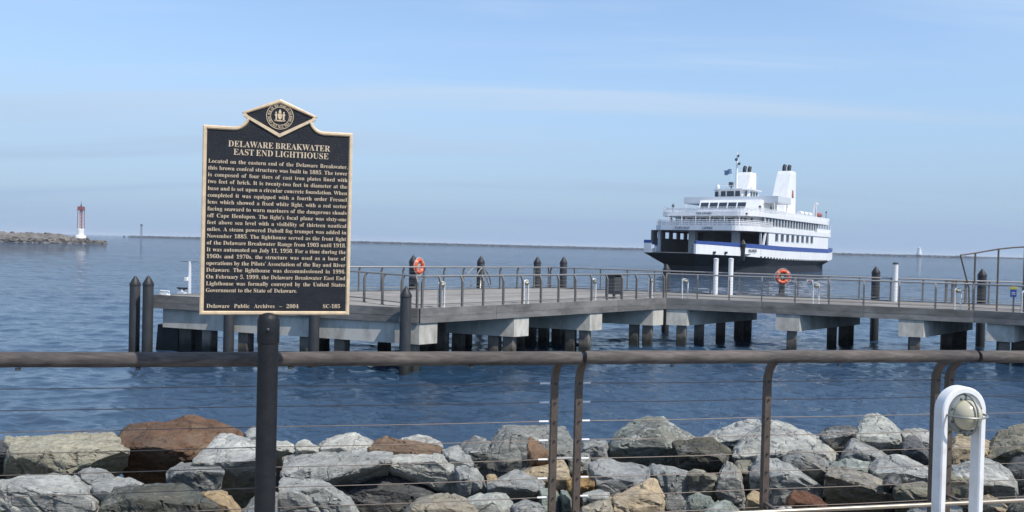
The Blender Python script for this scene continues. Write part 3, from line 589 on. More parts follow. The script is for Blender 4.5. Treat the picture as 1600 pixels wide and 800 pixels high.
# boulders of the sea wall: label, stone, corner points in millimetres (x, y, z)
BOULDERS = [
 ('broad flat boulder with a tan lit top at the far left edge','tanL',[-5119,8257,2308,-4889,8276,2289,-4599,8284,2288,-4285,8308,2336,-4230,8276,2378,-4034,8305,2369,-3944,8162,2321,-3853,8232,2228,-4472,7282,2417,-4310,7252,2400,-4095,7277,2382,-3935,7199,2292,-3812,7234,2337,-3630,7212,2393,-3458,7242,2453,-3357,7245,2489,-4860,7808,2062,-4614,7820,2052,-4214,7824,2061,-3862,7862,2071,-3721,7853,2108,-5106,8487,1736,-4666,8487,1720,-4367,8487,1808,-4177,8487,1719]),
 ('small dark blue grey boulder cut off by the left edge of the picture','d',[-5190,8034,2333,-5057,8075,2346,-4916,8033,2328,-4923,7668,2386,-4686,7619,2374,-4931,7686,2198,-4843,7739,2205,-4727,7699,2243,-5335,8306,1748,-5109,8306,1741]),
 ('large pale grey cracked boulder in the bottom left corner','p',[-3993,6550,2409,-3878,6617,2424,-3533,6608,2436,-3401,6556,2401,-3341,6616,2302,-3961,6029,2494,-3731,6043,2524,-3464,5995,2483,-3363,6069,2477,-3157,6044,2447,-3036,6072,2359,-4104,6109,2136,-3503,6073,2139,-3073,6077,2173,-3011,6065,2251,-4080,6825,1824,-3670,6825,1866,-3508,6825,1729]),
 ('small grey wedge boulder between the tan topped slab and the cracked boulder','g',[-3632,6894,2385,-3548,6888,2432,-3420,6907,2392,-3360,6931,2332,-3351,6373,2476,-3264,6440,2413,-3105,6406,2453,-3227,6471,2312,-3372,6502,2377,-3105,6481,2364,-3747,7172,1797,-3566,7172,1807]),
 ('thin pale slab lying just left of the dark green boulder','p',[-3296,6503,2419,-3158,6514,2456,-3051,6528,2444,-2908,6487,2413,-3122,6163,2465,-2954,6067,2469,-2771,6140,2480,-3088,6196,2352,-2918,6146,2372,-2833,6192,2384,-3387,6765,1837,-3174,6765,1869]),
 ('long rust brown boulder with a raised hump at its right end','br',[-4068,8431,2252,-4018,8462,2380,-3894,8380,2442,-3730,8385,2391,-3527,8405,2425,-3420,8516,2450,-3331,8407,2549,-3276,8487,2547,-3116,8512,2485,-2948,8514,2428,-2764,8428,2419,-2710,8430,2340,-3631,7553,2416,-3488,7578,2462,-3219,7511,2443,-3066,7575,2377,-2948,7580,2354,-3872,8172,1983,-3667,8123,1912,-3401,8177,1915,-3210,8126,2103,-4057,8700,1668,-3934,8700,1850,-3620,8700,1838,-3457,8700,1966,-3248,8700,1923,-2982,8700,1833]),
 ('small pale boulder peeking out just left of the marker post','p',[-2719,8395,2388,-2646,8412,2452,-2552,8432,2430,-2441,8395,2394,-2593,8047,2420,-2423,8010,2459,-2562,8054,2356,-2339,8054,2374,-2774,8655,1807,-2628,8655,1859]),
 ('white topped angular boulder with a black front left of the marker post','wD',[-2878,7743,2363,-2796,7732,2490,-2739,7739,2521,-2655,7800,2502,-2381,7834,2426,-2247,7741,2404,-2734,7034,2435,-2647,7127,2412,-2501,7082,2411,-2368,7069,2412,-2229,7052,2465,-2084,7088,2481,-2797,7848,1927,-2569,7826,1753,-2322,7824,1822,-2927,8029,1775,-2813,8029,1937,-2492,8029,1863]),
 ('square grey block beside the tan stone near the marker post','g',[-3015,7202,2320,-2913,7271,2372,-2555,7200,2412,-2509,7237,2334,-2812,6771,2407,-2604,6701,2469,-2354,6761,2443,-2822,6824,2294,-2613,6805,2240,-2418,6815,2253,-3075,7487,1729,-2693,7487,1822]),
 ('dark green grey rounded boulder at the bottom left','dg',[-3049,6135,2406,-2977,6164,2473,-2844,6139,2513,-2603,6200,2515,-2437,6152,2538,-2324,6166,2449,-2844,5670,2494,-2641,5655,2558,-2198,5668,2533,-2021,5615,2527,-2872,5679,2319,-2429,5694,2302,-1965,5679,2341,-3116,6420,1815,-2943,6420,1926,-2598,6420,1955]),
 ('orange tan stone wedged left of the marker post at the bottom','t',[-2247,5985,2516,-2111,5990,2518,-2035,5978,2485,-1952,5989,2375,-2147,5744,2569,-2045,5741,2523,-1942,5708,2490,-2117,5755,2494,-1998,5745,2385,-1879,5730,2371,-2310,6245,1935,-2135,6245,1900]),
 ('pale grey boulder touching the left side of the marker post at the bottom','g',[-1832,5623,2485,-1769,5656,2575,-1682,5661,2638,-1597,5629,2645,-1686,5266,2557,-1520,5265,2645,-1698,5309,2458,-1508,5307,2463,-1892,5888,1899,-1758,5888,2071]),
 ('small white stone right behind the marker post on the crest','w',[-2291,7994,2402,-2171,7969,2430,-2067,7991,2333,-2164,7556,2464,-1978,7576,2427,-2190,7654,2354,-1947,7649,2361,-2333,8227,1829,-2150,8227,1756]),
 ('small low white stone on the crest right of the marker post','w',[-2068,7919,2382,-1998,7961,2418,-1918,7942,2412,-1841,7938,2371,-1942,7484,2464,-1765,7537,2443,-1959,7578,2379,-1755,7603,2378,-2111,8183,1801,-1983,8183,1836]),
 ('white peaked boulder on the crest left of the brown slab','w',[-1947,8281,2282,-1846,8320,2354,-1744,8302,2407,-1630,8318,2439,-1548,8268,2439,-1475,8301,2374,-1377,8312,2341,-1760,7618,2440,-1570,7570,2469,-1291,7619,2446,-1739,7667,2325,-1283,7656,2339,-1943,8535,1701,-1773,8535,1834,-1617,8535,1858,-1470,8535,1767]),
 ('long brown slab on the crest above the wide grey slab','brn',[-1386,8066,2356,-1305,8064,2448,-1210,8022,2480,-1128,8023,2469,-1027,7988,2429,-665,8052,2377,-575,8062,2288,-1275,7418,2497,-1043,7439,2480,-660,7442,2453,-542,7443,2438,-1191,7460,2370,-604,7497,2375,-1350,8270,1791,-1212,8270,1906,-1064,8270,1844,-684,8270,1715]),
 ('white hump on the crest behind the brown slab','w',[-1177,8524,2315,-1031,8531,2351,-928,8511,2391,-842,8527,2363,-728,8539,2322,-685,8528,2265,-1084,8040,2389,-646,7970,2392,-1065,8057,2277,-652,8074,2283,-1152,8768,1737,-948,8768,1812,-781,8768,1746]),
 ('wide pale grey slab overhanging a black hollow right of the marker post','p',[-2105,7653,2332,-1874,7591,2420,-1648,7658,2421,-1284,7650,2432,-1078,7566,2440,-1869,6729,2442,-1703,6704,2422,-1508,6687,2421,-1226,6695,2516,-945,6713,2587,-2039,7562,2081,-1620,7563,2080,-1202,7554,2189,-2063,7881,1760,-1686,7881,1851,-1227,7881,1844]),
 ('pale boulder with a blunt lit nose right of the black hollow','p2',[-1180,7760,2394,-933,7749,2403,-567,7779,2368,-478,7776,2241,-1041,6938,2503,-841,7005,2490,-558,6914,2543,-404,6955,2398,-844,7051,2343,-563,7059,2235,-416,7041,2211,-331,7084,2295,-1137,8014,1817,-629,8014,1792]),
 ('boulder coloured dark for the shade inside the hollow below the wide slab','d',[-1687,7327,2219,-1336,7300,2316,-1045,7347,2392,-816,7305,2270,-556,7341,2150,-1460,6821,2275,-1033,6846,2305,-602,6883,2222,-1257,6917,2003,-544,6893,2056,-1621,7588,1634,-1088,7588,1816,-684,7588,1561]),  # dark stone colour stands in for the shade under the slab
 ('large pale triangular boulder at the bottom right of the marker post','p',[-1846,6571,2472,-1624,6554,2493,-1519,6528,2477,-1316,6506,2385,-1219,6550,2260,-1175,6547,2184,-1679,5986,2515,-1519,5987,2533,-1345,5951,2572,-1150,5926,2463,-1683,6024,2202,-1082,5971,2222,-1826,6791,1906,-1564,6791,1896,-1310,6791,1676]),
 ('tan crusted boulder at the bottom below the blunt nosed one','tg',[-711,5907,2456,-637,5940,2527,-520,5943,2548,-401,5909,2571,-262,5944,2535,-204,5963,2464,-616,5473,2613,-435,5478,2620,-208,5458,2598,-741,5532,2423,-438,5573,2408,-172,5538,2436,-689,6185,1867,-527,6185,1974,-312,6185,1960]),
 ('pale ribbed boulder at the bottom beside the tan crusted one','w2',[-299,6043,2475,-195,6040,2536,-76,6017,2560,-4,5993,2555,45,6045,2487,71,6010,2408,-243,5552,2606,-90,5542,2648,35,5608,2550,-264,5620,2404,69,5607,2417,-262,6260,1907,-78,6260,1986,23,6260,1919]),
 ('pale triangular stone in the gap right of the brown crest slab','p',[-620,7656,2447,-527,7627,2463,-470,7667,2484,-390,7653,2447,-320,7641,2337,-535,7186,2517,-381,7190,2474,-303,7109,2458,-495,7219,2406,-408,7204,2384,-307,7244,2375,-607,7908,1871,-483,7908,1912,-359,7908,1752]),
 ('dark boulder with a white peak left of the big grey crest boulder','dW',[-483,7988,2392,-363,7945,2462,-314,7946,2532,-238,7937,2517,-157,8004,2459,-414,7444,2476,-280,7476,2483,-192,7462,2501,-308,7534,2312,-178,7531,2328,-460,8215,1820,-323,8215,1954,-192,8215,1892]),
 ('grey sloping stone below the white peaked dark boulder','g',[-445,6965,2471,-311,6920,2504,-201,6966,2405,-182,6933,2338,-378,6501,2544,-237,6481,2481,-335,6545,2377,-181,6559,2397,-426,7197,1901,-224,7197,1832]),
 ('big plain grey boulder on the crest left of the paired railing posts','g2',[-165,8427,2350,-56,8412,2523,44,8468,2520,243,8446,2536,492,8366,2547,587,8397,2529,658,8426,2437,747,8492,2309,47,7571,2647,-192,7537,2434,29,7484,2394,343,7560,2513,609,7525,2499,-280,7587,2262,-140,7595,2203,159,7590,2248,526,7581,2416,678,7607,2425,-68,8682,1771,103,8682,1955,476,8682,1957,610,8682,1857]),
 ('brown wedge shaped stone leaning on the big grey crest boulder','br2',[162,7025,2676,194,7026,2755,250,7044,2735,307,7018,2665,420,7022,2583,159,6813,2685,212,6737,2620,311,6814,2613,184,6852,2567,270,6836,2573,398,6827,2612,191,7280,2106,263,7280,2172,406,7280,2008]),
 ('tan rough boulder left of the paired railing posts','t2',[132,7170,2412,272,7181,2492,426,7114,2554,507,7143,2537,549,7149,2451,132,6595,2541,305,6578,2497,490,6560,2538,204,6660,2429,417,6674,2366,530,6629,2393,188,7395,1842,433,7395,1972,534,7395,1875]),
 ('grey boulder with a dark front left of the paired railing posts','gD',[-148,6644,2446,-8,6691,2510,86,6689,2545,203,6679,2497,292,6628,2451,-133,6188,2556,44,6213,2518,133,6215,2515,274,6186,2547,-119,6639,2338,51,6686,2258,271,6649,2265,-104,6916,1862,90,6916,1977,263,6916,1860]),
 ('small tan stone beside the base of the big grey crest boulder','t',[-167,6680,2499,-114,6689,2518,-71,6682,2490,-155,6438,2537,-78,6454,2514,-146,6560,2439,-78,6514,2444,-161,6925,1924,-82,6925,1915]),
 ('greenish stone behind the left post of the pair at the bottom','gr',[420,6252,2516,484,6242,2525,510,6230,2430,411,5958,2576,463,5901,2581,425,5983,2436,497,5999,2432,449,6496,1941,525,6496,1844]),
 ('grey green upright stone just left of the paired posts at the bottom','gr',[257,6272,2525,392,6271,2519,425,6300,2456,256,5970,2568,365,5984,2553,276,5984,2336,405,6002,2333,291,6546,1942,429,6546,1878]),
 ('dark grey stone at the bottom between the ribbed boulder and the posts','g',[48,5738,2553,125,5756,2581,225,5749,2563,274,5778,2499,63,5337,2640,209,5306,2654,67,5422,2483,258,5389,2499,77,6000,1971,224,6000,1985]),
 ('dark grey block seen between the paired railing posts','g2',[566,7638,2414,678,7628,2468,784,7660,2450,540,7133,2523,711,7140,2492,558,7173,2376,741,7191,2376,608,7877,1840,786,7877,1882]),
 ('grey block on the crest just right of the paired posts','g',[763,8244,2417,1003,8292,2412,1037,8269,2274,719,7631,2529,901,7641,2519,731,7720,2348,966,7742,2360,824,8518,1835,1049,8518,1692]),
 ('small ochre stone behind the right post of the pair','oc',[505,6613,2482,570,6639,2502,711,6636,2512,730,6609,2478,490,6346,2539,675,6288,2556,509,6366,2473,698,6394,2479,553,6879,1901,721,6879,1938]),
 ('tall dark streaked boulder rising above the crest right of the paired posts','gS',[1079,8786,2210,1204,8878,2373,1334,8821,2480,1502,8799,2566,1695,8867,2549,1759,8756,2526,1878,8856,2437,2013,8760,2365,999,7889,2447,1209,7969,2495,1359,7942,2619,1500,7896,2658,1634,7886,2476,1019,8072,2286,1323,8054,2273,1505,8063,2211,1711,8022,2266,1215,9074,1619,1420,9074,1904,1710,9074,1983,1863,9074,1865]),
 ('dark olive boulder in the shade right of the tall streaked one','dol',[1622,7987,2501,1835,7961,2557,2021,7950,2558,2222,7959,2447,1561,7386,2528,1729,7360,2574,1936,7364,2508,1579,7453,2381,1826,7495,2328,2047,7484,2384,1736,8225,1931,2072,8225,1978]),
 ('flat grey slab below the tall streaked boulder','g3',[702,7061,2541,847,7022,2577,993,7066,2535,1172,7031,2516,1263,7039,2493,688,6387,2613,712,6403,2528,951,6369,2503,1106,6339,2551,731,6411,2429,962,6422,2381,1121,6412,2439,786,7279,1977,1026,7279,1971,1253,7279,1919]),
 ('large orange tan boulder at the bottom right of the paired posts','t3',[792,6286,2449,959,6253,2509,1085,6276,2595,1133,6215,2599,1207,6253,2495,1240,6286,2411,755,5767,2579,951,5748,2640,1098,5752,2597,759,5791,2346,966,5794,2336,1130,5795,2377,879,6505,1881,1122,6505,2027,1228,6505,1916]),
 ('small pale flat stone right of the paired posts at the bottom','p',[582,6188,2534,704,6189,2557,801,6216,2521,557,5810,2597,710,5820,2598,567,5892,2507,733,5885,2522,631,6445,1956,811,6445,1950]),
 ('brownish grey stone in the bottom corner right of the paired posts','tg',[541,5826,2550,665,5823,2582,764,5839,2566,511,5393,2654,714,5482,2621,524,5492,2447,738,5526,2440,591,6090,1969,776,6090,1988]),
 ('upright grey slab left of the olive cube boulder','g3',[1216,7185,2441,1294,7184,2506,1360,7168,2466,1526,7206,2460,1604,7139,2440,1217,6687,2531,1305,6649,2565,1493,6687,2527,1300,6744,2206,1356,6710,2059,1596,6712,2064,1296,7420,1869,1417,7420,1889,1625,7420,1853]),
 ('olive grey cube shaped boulder below the shaded olive one','ol',[1544,7018,2456,1629,7033,2493,1833,7022,2473,1862,7045,2423,1484,6650,2537,1606,6589,2568,1720,6584,2546,1501,6661,2387,1678,6649,2363,1747,6676,2399,1643,7302,1870,1883,7302,1888]),
 ('tooth shaped boulder with a tan cap left of the middle railing post','tt',[1831,6934,2525,1868,6898,2618,1952,6903,2592,2011,6931,2514,1720,6564,2552,1851,6535,2574,1887,6513,2545,1730,6609,2408,1851,6550,2362,1926,6554,2310,1913,7170,1955,2021,7170,2015]),
 ('rough greenish stone at the bottom below the olive cube','gr',[1349,5941,2576,1400,5920,2622,1489,5900,2607,1521,5928,2538,1287,5624,2629,1409,5577,2630,1293,5626,2441,1458,5611,2450,1424,6175,2006,1548,6175,2024]),
 ('rough greenish pale stone at the bottom left of the middle post','gr2',[1357,5541,2613,1455,5587,2658,1537,5565,2668,1603,5589,2595,1288,5170,2701,1477,5189,2699,1290,5248,2554,1524,5269,2552,1452,5815,2030,1597,5815,2093]),
 ('small round tan stone touching the middle railing post','t',[1786,5960,2610,1848,5966,2652,1898,5972,2599,1724,5736,2641,1803,5710,2632,1755,5787,2561,1846,5843,2554,1879,6225,2031,1970,6225,2023]),
 ('pale boulder shoulder on the crest left of the middle post','p',[2179,9047,2301,2414,9083,2413,2609,9072,2499,2842,9086,2516,2089,8341,2440,2358,8364,2454,2614,8343,2538,2151,8445,2302,2658,8468,2309,2317,9332,1712,2665,9332,1920]),
 ('huge pale boulder on the crest behind the middle railing post','p2',[2365,8379,2371,2491,8416,2485,2670,8324,2663,2826,8296,2633,3018,8371,2549,3176,8363,2508,3288,8375,2455,3371,8347,2397,3481,8383,2305,2092,7488,2503,2249,7506,2574,2631,7446,2587,2944,7460,2543,2145,7585,2395,2373,7548,2411,3058,7542,2381,2558,8615,1799,2822,8615,2085,3098,8615,1976,3319,8615,1879,3476,8615,1726]),
 ('small grey stone behind the left edge of the middle post','g',[2115,7062,2503,2187,7049,2614,2283,7088,2595,2035,6754,2543,2141,6704,2570,2047,6760,2391,2174,6757,2395,2212,7322,1925,2343,7322,2027]),
 ('brown grey stone in the shade between the tooth boulder and the post','ol',[2087,7319,2483,2194,7310,2506,2250,7330,2356,2006,6991,2519,2114,6958,2459,2070,7017,2291,2181,7056,2282,2182,7584,1904,2316,7584,1775]),
 ('pale boulder with a chalky rim right of the middle post','p',[2264,7065,2612,2364,7080,2616,2480,7088,2549,2637,7097,2455,2753,7070,2381,2097,6501,2626,2299,6490,2624,2471,6534,2554,2548,6514,2499,2135,6593,2319,2297,6578,2307,2557,6584,2384,2407,7359,2030,2581,7359,1971,2815,7359,1789]),
 ('veined grey boulder below the huge pale one','g',[2566,7596,2475,2650,7585,2558,2781,7615,2560,2988,7602,2496,3073,7626,2383,2438,7113,2553,2581,7110,2614,2748,7067,2506,2540,7169,2410,2713,7143,2382,2852,7128,2446,2701,7840,1902,2871,7840,1993,3110,7840,1813]),
 ('red brown rounded stone at the bottom right of the middle post','rb',[2068,5943,2612,2109,5947,2678,2196,5951,2660,2284,5967,2610,2350,5951,2551,1977,5666,2651,2119,5736,2659,2235,5716,2614,2015,5742,2546,2134,5743,2530,2253,5748,2559,2189,6210,2033,2294,6210,2085,2423,6210,1970]),
 ('white stone at the bottom edge below the red brown one','w',[1797,5602,2618,1934,5630,2643,2066,5635,2609,1700,5271,2685,1903,5233,2703,1718,5316,2561,1960,5312,2569,1908,5860,2040,2123,5860,2040]),
 ('big dark boulder with a pale tan top above the foot rail','tD',[2740,6867,2594,2907,6837,2579,3095,6892,2525,3271,6915,2457,3460,6906,2393,2449,6243,2687,2540,6287,2682,2611,6251,2655,2744,6305,2597,2862,6278,2593,2975,6328,2571,3029,6313,2542,3147,6246,2496,2646,6723,2246,2939,6759,2210,3379,6731,2230,2919,7134,2019,3206,7134,1952,3503,7134,1818]),
 ('green tinted slab between the veined boulder and the tan topped one','gr2',[2899,7253,2515,3081,7254,2554,3263,7275,2536,2792,6901,2564,3053,6861,2571,2845,6946,2481,3082,6923,2493,3040,7508,1941,3333,7508,1966]),
 ('grey peaked boulder in the middle of the right hand pile','g',[3225,7845,2476,3322,7908,2575,3357,7873,2603,3419,7841,2544,3626,7922,2466,3713,7839,2440,3035,7338,2554,3169,7328,2606,3392,7368,2543,3068,7384,2461,3251,7373,2445,3427,7377,2472,3387,8130,1892,3486,8130,2030,3690,8130,1900]),
 ('dark low boulder on the crest left of the pale rounded one','dW',[3267,8481,2489,3404,8510,2546,3564,8494,2588,3679,8525,2556,3131,7979,2566,3418,7990,2621,3258,8050,2450,3486,8094,2457,3417,8755,1909,3657,8755,2012]),
 ('pale rounded boulder standing highest on the right hand crest','w2',[3759,8789,2457,3811,8790,2604,3859,8760,2653,3956,8732,2682,4059,8699,2643,4221,8787,2538,4286,8744,2446,3399,7899,2604,3635,7912,2619,3864,7905,2589,3499,8018,2445,3714,8029,2403,3908,7987,2456,3901,8995,1891,3992,8995,2086,4180,8995,2062,4351,8995,1867]),
 ('pale flat boulder left of the white lamp post','p',[3232,7254,2495,3337,7212,2589,3476,7244,2613,3570,7259,2594,3793,7238,2473,3044,6708,2581,3203,6665,2607,3459,6629,2587,3124,6738,2478,3271,6743,2448,3525,6719,2472,3387,7477,1928,3591,7477,2046,3856,7477,1898]),
 ('tiny dark stone on top of the tan topped boulder','d',[2986,6399,2611,3065,6397,2664,3088,6390,2611,2919,6232,2638,3011,6240,2633,2967,6310,2571,3053,6323,2569,3119,6651,2038,3207,6651,2035]),
 ('dark blue grey pentagonal boulder left of the white lamp post','dB',[3863,7926,2552,3910,7963,2627,3999,7953,2631,4081,7960,2537,4145,7945,2454,3692,7550,2617,3805,7536,2605,3916,7562,2529,3729,7584,2543,3853,7598,2446,3970,7603,2447,4016,8183,1979,4116,8183,2065,4241,8183,1880]),
 ('pale crest boulder left behind the white lamp post','p',[4203,8661,2525,4343,8641,2560,4458,8625,2526,4578,8626,2419,3980,8144,2573,4290,8167,2491,4029,8234,2403,4372,8232,2392,4367,8909,1952,4593,8909,1943]),
 ('olive stone low beside the left leg of the lamp post','ol',[3094,6454,2577,3326,6489,2593,3400,6452,2549,2953,6137,2623,3187,6072,2629,2983,6190,2480,3264,6185,2479,3257,6715,2001,3513,6715,1970]),
 ('tan boulder on the crest seen through the lamp post','t2',[4527,8295,2485,4625,8288,2575,4743,8265,2576,4938,8282,2512,4144,7568,2605,4460,7555,2586,4171,7586,2451,4552,7605,2473,4677,8494,1923,4867,8494,2008]),
 ('pale boulder with a black front right of the lamp post','wD',[3789,6911,2608,3942,6859,2702,4085,6917,2674,4175,6883,2636,4251,6871,2592,4294,6840,2504,3505,6368,2648,3730,6347,2614,3883,6395,2639,4037,6419,2575,3845,6954,2283,4097,6936,2322,4352,6923,2305,3976,7129,2046,4218,7129,2114,4379,7129,2017]),
 ('large olive tan boulder on the crest at the right edge','ol2',[4884,8275,2433,5044,8349,2498,5056,8332,2601,5187,8353,2613,5288,8309,2711,5595,8375,2691,4438,7496,2559,4639,7506,2586,5018,7502,2703,4517,7592,2428,4738,7609,2399,5068,7565,2461,5118,8575,1845,5231,8575,2032,5433,8575,2139]),
 ('dark boulder cut off by the right edge of the picture','d',[4520,7328,2535,4623,7338,2605,4741,7299,2641,4936,7287,2609,4270,6875,2591,4624,6902,2620,4389,6951,2407,4712,6942,2418,4711,7569,1965,4909,7569,2066]),
 ('olive stone framed between the two legs of the lamp post','ol2',[3656,6742,2597,3772,6743,2626,3910,6749,2612,3475,6388,2641,3663,6328,2653,3486,6394,2401,3725,6414,2401,3821,6997,2024,4029,6997,2040]),
 ('tan stone under the foot rail right of the lamp post','t2',[3451,5906,2649,3494,5862,2687,3559,5854,2663,3629,5858,2603,3245,5536,2715,3424,5540,2665,3271,5571,2509,3461,5571,2514,3605,6130,2084,3721,6130,2082]),
 ('dark stone in the bottom right corner','dg',[3609,5812,2617,3696,5816,2683,3789,5818,2712,3953,5821,2692,3348,5362,2713,3673,5405,2729,3431,5486,2521,3739,5494,2527,3794,6056,2045,3940,6056,2145]),
 ('grey stone under the foot rail beside the dark boulder','g',[2799,5622,2636,2902,5652,2660,3030,5641,2658,3173,5656,2634,2617,5255,2722,2976,5302,2707,2675,5363,2547,3002,5341,2563,2965,5882,2058,3150,5882,2086]),
]

# ------------------------------------------------------------------ water
def water_mat():
    m, nt, nd, lk, bs = new_mat('sea water')
    bs.inputs['Base Color'].default_value = (.019, .045, .084, 1)
    bs.inputs['Roughness'].default_value = .05
    bs.inputs['IOR'].default_value = 1.333
    co = nd.new('ShaderNodeTexCoord')
    def nz(scale, st, det, rot=0):
        mp = nd.new('ShaderNodeMapping'); mp.inputs['Scale'].default_value = st; mp.inputs['Rotation'].default_value = (0, 0, rad(rot))
        lk.new(co.outputs['Object'], mp.inputs[0])
        n = nd.new('ShaderNodeTexNoise'); n.inputs['Scale'].default_value = scale; n.inputs['Detail'].default_value = det; n.inputs['Roughness'].default_value = .6
        lk.new(mp.outputs[0], n.inputs['Vector']); return n.outputs['Fac']
    a = nz(4.2, (.5, 1, 1), 6, 8)
    bfar = nz(.35, (.5, 1, 1), 6, -6)
    mid = nz(1.5, (.5, 1, 1), 5, -4)
    m0 = nd.new('ShaderNodeMath'); m0.operation = 'MULTIPLY_ADD'; m0.inputs[1].default_value = 2.0
    lk.new(mid, m0.inputs[0]); lk.new(a, m0.inputs[2])
    mm = nd.new('ShaderNodeMath'); mm.operation = 'MULTIPLY_ADD'; mm.inputs[1].default_value = 1.6
    lk.new(bfar, mm.inputs[0]); lk.new(m0.outputs[0], mm.inputs[2])
    # slicks: calmer and rougher bands drawn by the breeze
    sl = nz(.012, (.25, 1, 1), 4, 4)
    rs = ramp(nd, [(.38, (.34,) * 3), (.62, (.72,) * 3)])
    lk.new(sl, rs.inputs[0])
    b = nd.new('ShaderNodeBump'); b.inputs['Distance'].default_value = .16
    # the chop is livelier out in the open water than in the lee of the pier
    sx = nd.new('ShaderNodeSeparateXYZ'); lk.new(co.outputs['Object'], sx.inputs[0])
    mr = nd.new('ShaderNodeMapRange'); mr.inputs['From Min'].default_value = 35; mr.inputs['From Max'].default_value = 260; mr.inputs['To Min'].default_value = .62; mr.inputs['To Max'].default_value = 7.0
    lk.new(sx.outputs['Y'], mr.inputs['Value'])
    ml = nd.new('ShaderNodeMath'); ml.operation = 'MULTIPLY'; lk.new(rs.outputs[0], ml.inputs[0]); lk.new(mr.outputs[0], ml.inputs[1])
    lk.new(ml.outputs[0], b.inputs['Strength'])
    lk.new(mm.outputs[0], b.inputs['Height']); lk.new(b.outputs[0], bs.inputs['Normal'])
    return m
def build_water():
    # fan-shaped sheet, rows widening with distance; real wave relief on it
    rows = list(np.exp(np.arange(math.log(9.0), math.log(70.0), .0042))) + list(np.exp(np.arange(math.log(70.3), math.log(900.0), .0072)))
    r = rows[-1]
    while r < 16000:
        r *= 1.06; rows.append(r)
    rows = np.array(rows)
    th = np.linspace(rad(-58), rad(58), 900)
    Rr, T = np.meshgrid(rows, th, indexing='ij')
    X, Y = Rr * np.sin(T), Rr * np.cos(T)
    Z = np.zeros_like(X)
    rng = np.random.RandomState(11)
    for k in range(64):
        lam = .22 * (4.5 / .22) ** (k / 63.0)
        ang = rad(78) + rng.normal(0, .62)
        kx, ky = math.cos(ang) * 2 * math.pi / lam, math.sin(ang) * 2 * math.pi / lam
        amp = .0050 * lam ** .5
        fade = np.clip((lam / (Rr * np.where(Rr < 70, .0042, .0072)) - 2.0) / 2.0, 0, 1)
        ph = rng.uniform(0, 6.28)
        s = np.sin(kx * X + ky * Y + ph + .5 * np.sin(.13 * X + .09 * Y + ph * 2))
        Z += amp * fade * (s + .25 * s * s)
    n, mth = X.shape
    v = np.stack([X, Y, Z], -1).reshape(-1, 3).astype(np.float32)
    idx = np.arange(n * mth).reshape(n, mth)
    q = np.stack([idx[:-1, :-1], idx[:-1, 1:], idx[1:, 1:], idx[1:, :-1]], -1).reshape(-1, 4)[:, ::-1]
    me = bpy.data.meshes.new('water')
    me.vertices.add(len(v)); me.vertices.foreach_set('co', v.ravel())
    me.loops.add(q.size); me.loops.foreach_set('vertex_index', q.ravel().astype(np.int32))
    me.polygons.add(len(q)); me.polygons.foreach_set('loop_start', np.arange(0, q.size, 4, dtype=np.int32))
    me.update(calc_edges=True)
    me.polygons.foreach_set('use_smooth', np.ones(len(q), bool))
    me.materials.append(water_mat())
    o = bpy.data.objects.new('water', me); COL.objects.link(o); o['kind'] = 'structure'
build_water()
sea = MB().prism([(-16000, -3000), (16000, -3000), (16000, 16000), (-16000, 16000)], -3.2, -3.0).build('sea_bed', surf('sea bed', (.03, .035, .04), .9), kind='structure')

# ------------------------------------------------------------------ shore: boardwalk and riprap bed
RD = Vector((.980, .197, 0)); RN = Vector((-.197, .980, 0)); RP = Vector((.39, 4.30, 0))
def rl(u, v=0.0, z=0.0):
    p = RP + RD * u + RN * v
    return (p.x, p.y, z)
bw = MB()
bw.add([rl(-14, -9, 2.5), rl(14, -9, 2.5), rl(14, .28, 2.5), rl(-14, .28, 2.5), rl(-14, -9, 2.705), rl(14, -9, 2.705), rl(14, .28, 2.705), rl(-14, .28, 2.705)],
       [(3, 2, 1, 0), (4, 5, 6, 7), (0, 1, 5, 4), (1, 2, 6, 5), (2, 3, 7, 6), (3, 0, 4, 7)])
walk = bw.build('boardwalk', M['fascia'], kind='structure')
board_me = None
for i in range(26):      # boards of the walk, running along the railing
    v = .26 - i * .145
    if board_me is None:
        b = MB()
        b.box((0, 0, .0225), (27.8, .138, .041))
        o = b.build('board', M['deck'], walk)
        board_me = o.data
    else:
        o = bpy.data.objects.new('board', board_me); COL.objects.link(o); o.parent = walk
    o.location = rl(0, v - .07, 2.705); o.rotation_euler = (0, 0, math.atan2(.197, .98))

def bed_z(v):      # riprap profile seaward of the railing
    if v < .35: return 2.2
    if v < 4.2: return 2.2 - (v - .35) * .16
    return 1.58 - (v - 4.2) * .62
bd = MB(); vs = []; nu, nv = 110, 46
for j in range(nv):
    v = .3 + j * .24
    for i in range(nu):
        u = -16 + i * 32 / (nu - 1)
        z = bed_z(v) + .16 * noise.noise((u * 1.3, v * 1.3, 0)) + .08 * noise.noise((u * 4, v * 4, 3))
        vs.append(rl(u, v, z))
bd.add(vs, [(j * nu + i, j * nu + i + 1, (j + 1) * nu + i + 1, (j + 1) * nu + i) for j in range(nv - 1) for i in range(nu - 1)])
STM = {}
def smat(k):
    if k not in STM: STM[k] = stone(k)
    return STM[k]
bd.build('riprap_bed', smat('dg'), smooth=True, kind='structure')

